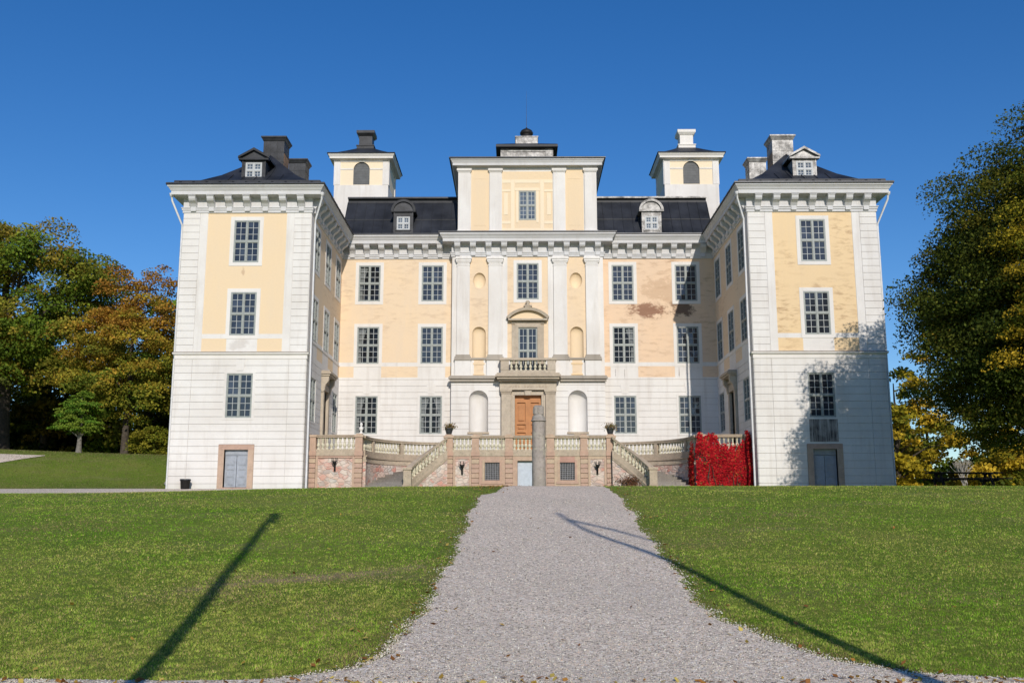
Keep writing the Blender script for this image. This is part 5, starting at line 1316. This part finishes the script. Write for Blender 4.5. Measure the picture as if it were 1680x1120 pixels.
tree('yellow_bush', 'yellow green bush at the foot of the orange tree', -24.6, 66.0, [(0, 0, 1.0, 1.3, 1.0, 1.0), (-.7, 0, .8, .9, .8, .8)], 5000, .14, [(.12, .15, .015), (.19, .20, .02), (.26, .23, .025)], (.05, .2), group='', seed=35, clump=.42, cat='bush', ncl=80)
bgL = [(-23.0, 80, 4.6, 13.5, GRN, 'green tree right beside the left wing of the castle, behind the orange tree'), (-31.5, 83, 5.2, 14.8, GRN, 'dark green tree behind the gap between the old tree and the orange tree'),
       (-41.5, 86, 6.5, 15.5, DKG, 'dark tree behind the old tree at the left edge'), (-49.5, 80, 6.0, 16, OLV, 'olive tree cut off by the left edge behind the old tree'), (-27.0, 90, 5, 11, DKG, 'dark low tree behind the young green tree'),
       (-36.5, 92, 6, 10, DKG, 'dark low tree seen under the old tree crown'), (-46.0, 94, 6, 10, DKG, 'dark low tree behind the layered light green tree')]
for i, (x, y, r, h, pal, lab) in enumerate(bgL):
    tree('green_tree' if i < 4 else 'dark_tree', lab, x, y, [(0, 0, h*.62, r, r*.85, h*.40), (r*.35, -1, h*.36, r*.85, r*.7, h*.34), (-r*.4, -.6, h*.34, r*.8, r*.7, h*.32)], 12000, .34, pal, (.35, 1.2), group=gl, seed=50+i, clump=1.15, fill=.4)
# dark undergrowth behind the trees, one mass on each side
for nm, x0, x1, y0, y1, hh, n, lab in (('undergrowth', -64, -21, 90, 99, 6.5, 26000, 0), ('thicket', 27, 75, 101, 110, 6.0, 20000, 1)):
    x = x0+rng.random(n)*(x1-x0); y = y0+rng.random(n)*(y1-y0); top = hh*(.7+.3*np.sin(x*.7)*np.sin(x*.31+1)); z = H(x, y)+rng.random(n)*top
    pal = np.array(DKG[:4])*(1.0 if lab == 0 else 1.8)
    tag(leafcards(nm, np.stack([x, y, z], -1), rng.normal(size=(n, 3))+[0, -.5, .4], .6, pal[rng.integers(0, 4, n)]*(.6+.6*rng.random((n, 1))), LEAF), kind='stuff')
# low shrub at the foot of the right stair
x, y = 5.35, 53.2; n = 900; t = thing('small_shrub', (x, y, 0), 'low reddish brown shrub under the right stair rail', 'shrub')
P = rng.normal(0, 1, (n, 3))*np.array([.42, .16, .17])+np.array([0, 0, .3]); pal = np.array([(.20, .075, .045), (.27, .14, .07), (.12, .08, .03), (.33, .20, .12)])
leafcards('foliage', P, rng.normal(size=(n, 3))+[0, -.3, .4], .09, pal[rng.integers(0, 4, n)]*(.6+.6*rng.random((n, 1))), LEAF, t)
mb = MB()
for i in range(8): mb.tube([(-.3+i*.09, 0, -.2), (-.4+i*.12, .02, .3), (-.45+i*.13, 0, .5)], [.012, .009, .004], 5)
mb.build('stems', BARK, t)

# two slim trees standing behind the camera; their shadows cross the lawn and the path
def slim(tipx, tipy, by, label, rad, rtop, bends, extra, nm, lean):
    d = (tipy-by)/math.cos(SUN_AZ); bx = tipx+d*math.sin(SUN_AZ); zt = Hs(tipx, tipy)+d*math.tan(SUN_EL); zb = Hs(bx, by)
    t = thing(nm, (bx+lean, by, zb-.1), label, 'tree'); mb = MB(); n = 14; h = zt-zb+.1
    P = lambda q: Vector((sum(a*math.sin(q*w+ph) for a, w, ph in bends)*q*(1-q)*4-lean*q, 0, h*q))
    mb.tube([P(i/n) for i in range(n+1)], [rad+(rtop-rad)*i/n for i in range(n+1)], 9)
    for q0, q1, dx, dz, w in extra:
        a = P(q0); b = P(q0)+Vector((dx, .1, dz)); mb.tube([a, a.lerp(b, .5)+Vector((dx*.12, 0, .12)), b], [w, w*.8, w*.5], 6)
    mb.build('trunk', BARK, t)
slim(-7.25, 27.6, 3.0, 'slim pollarded tree behind the viewer casting the left shadow', .12, .10, [(.03, 5, 0), (.02, 13, 1)], [(.995, 1, .04, -1.5, .17), (.985, 1, .16, -.9, .13), (.975, 1, -.14, .3, .10), (.94, 1, .22, -.9, .06), (.99, 1, .10, .25, .09)], 'pollarded_tree', -.42)
slim(.42, 27.4, 3.0, 'slim bent bare tree behind the viewer casting the right shadow', .14, .06, [(.35, 3.1, .2), (.06, 11, 1)], [(.945, 1, 1.05, -2.7, .085)], 'bare_tree', -.2)
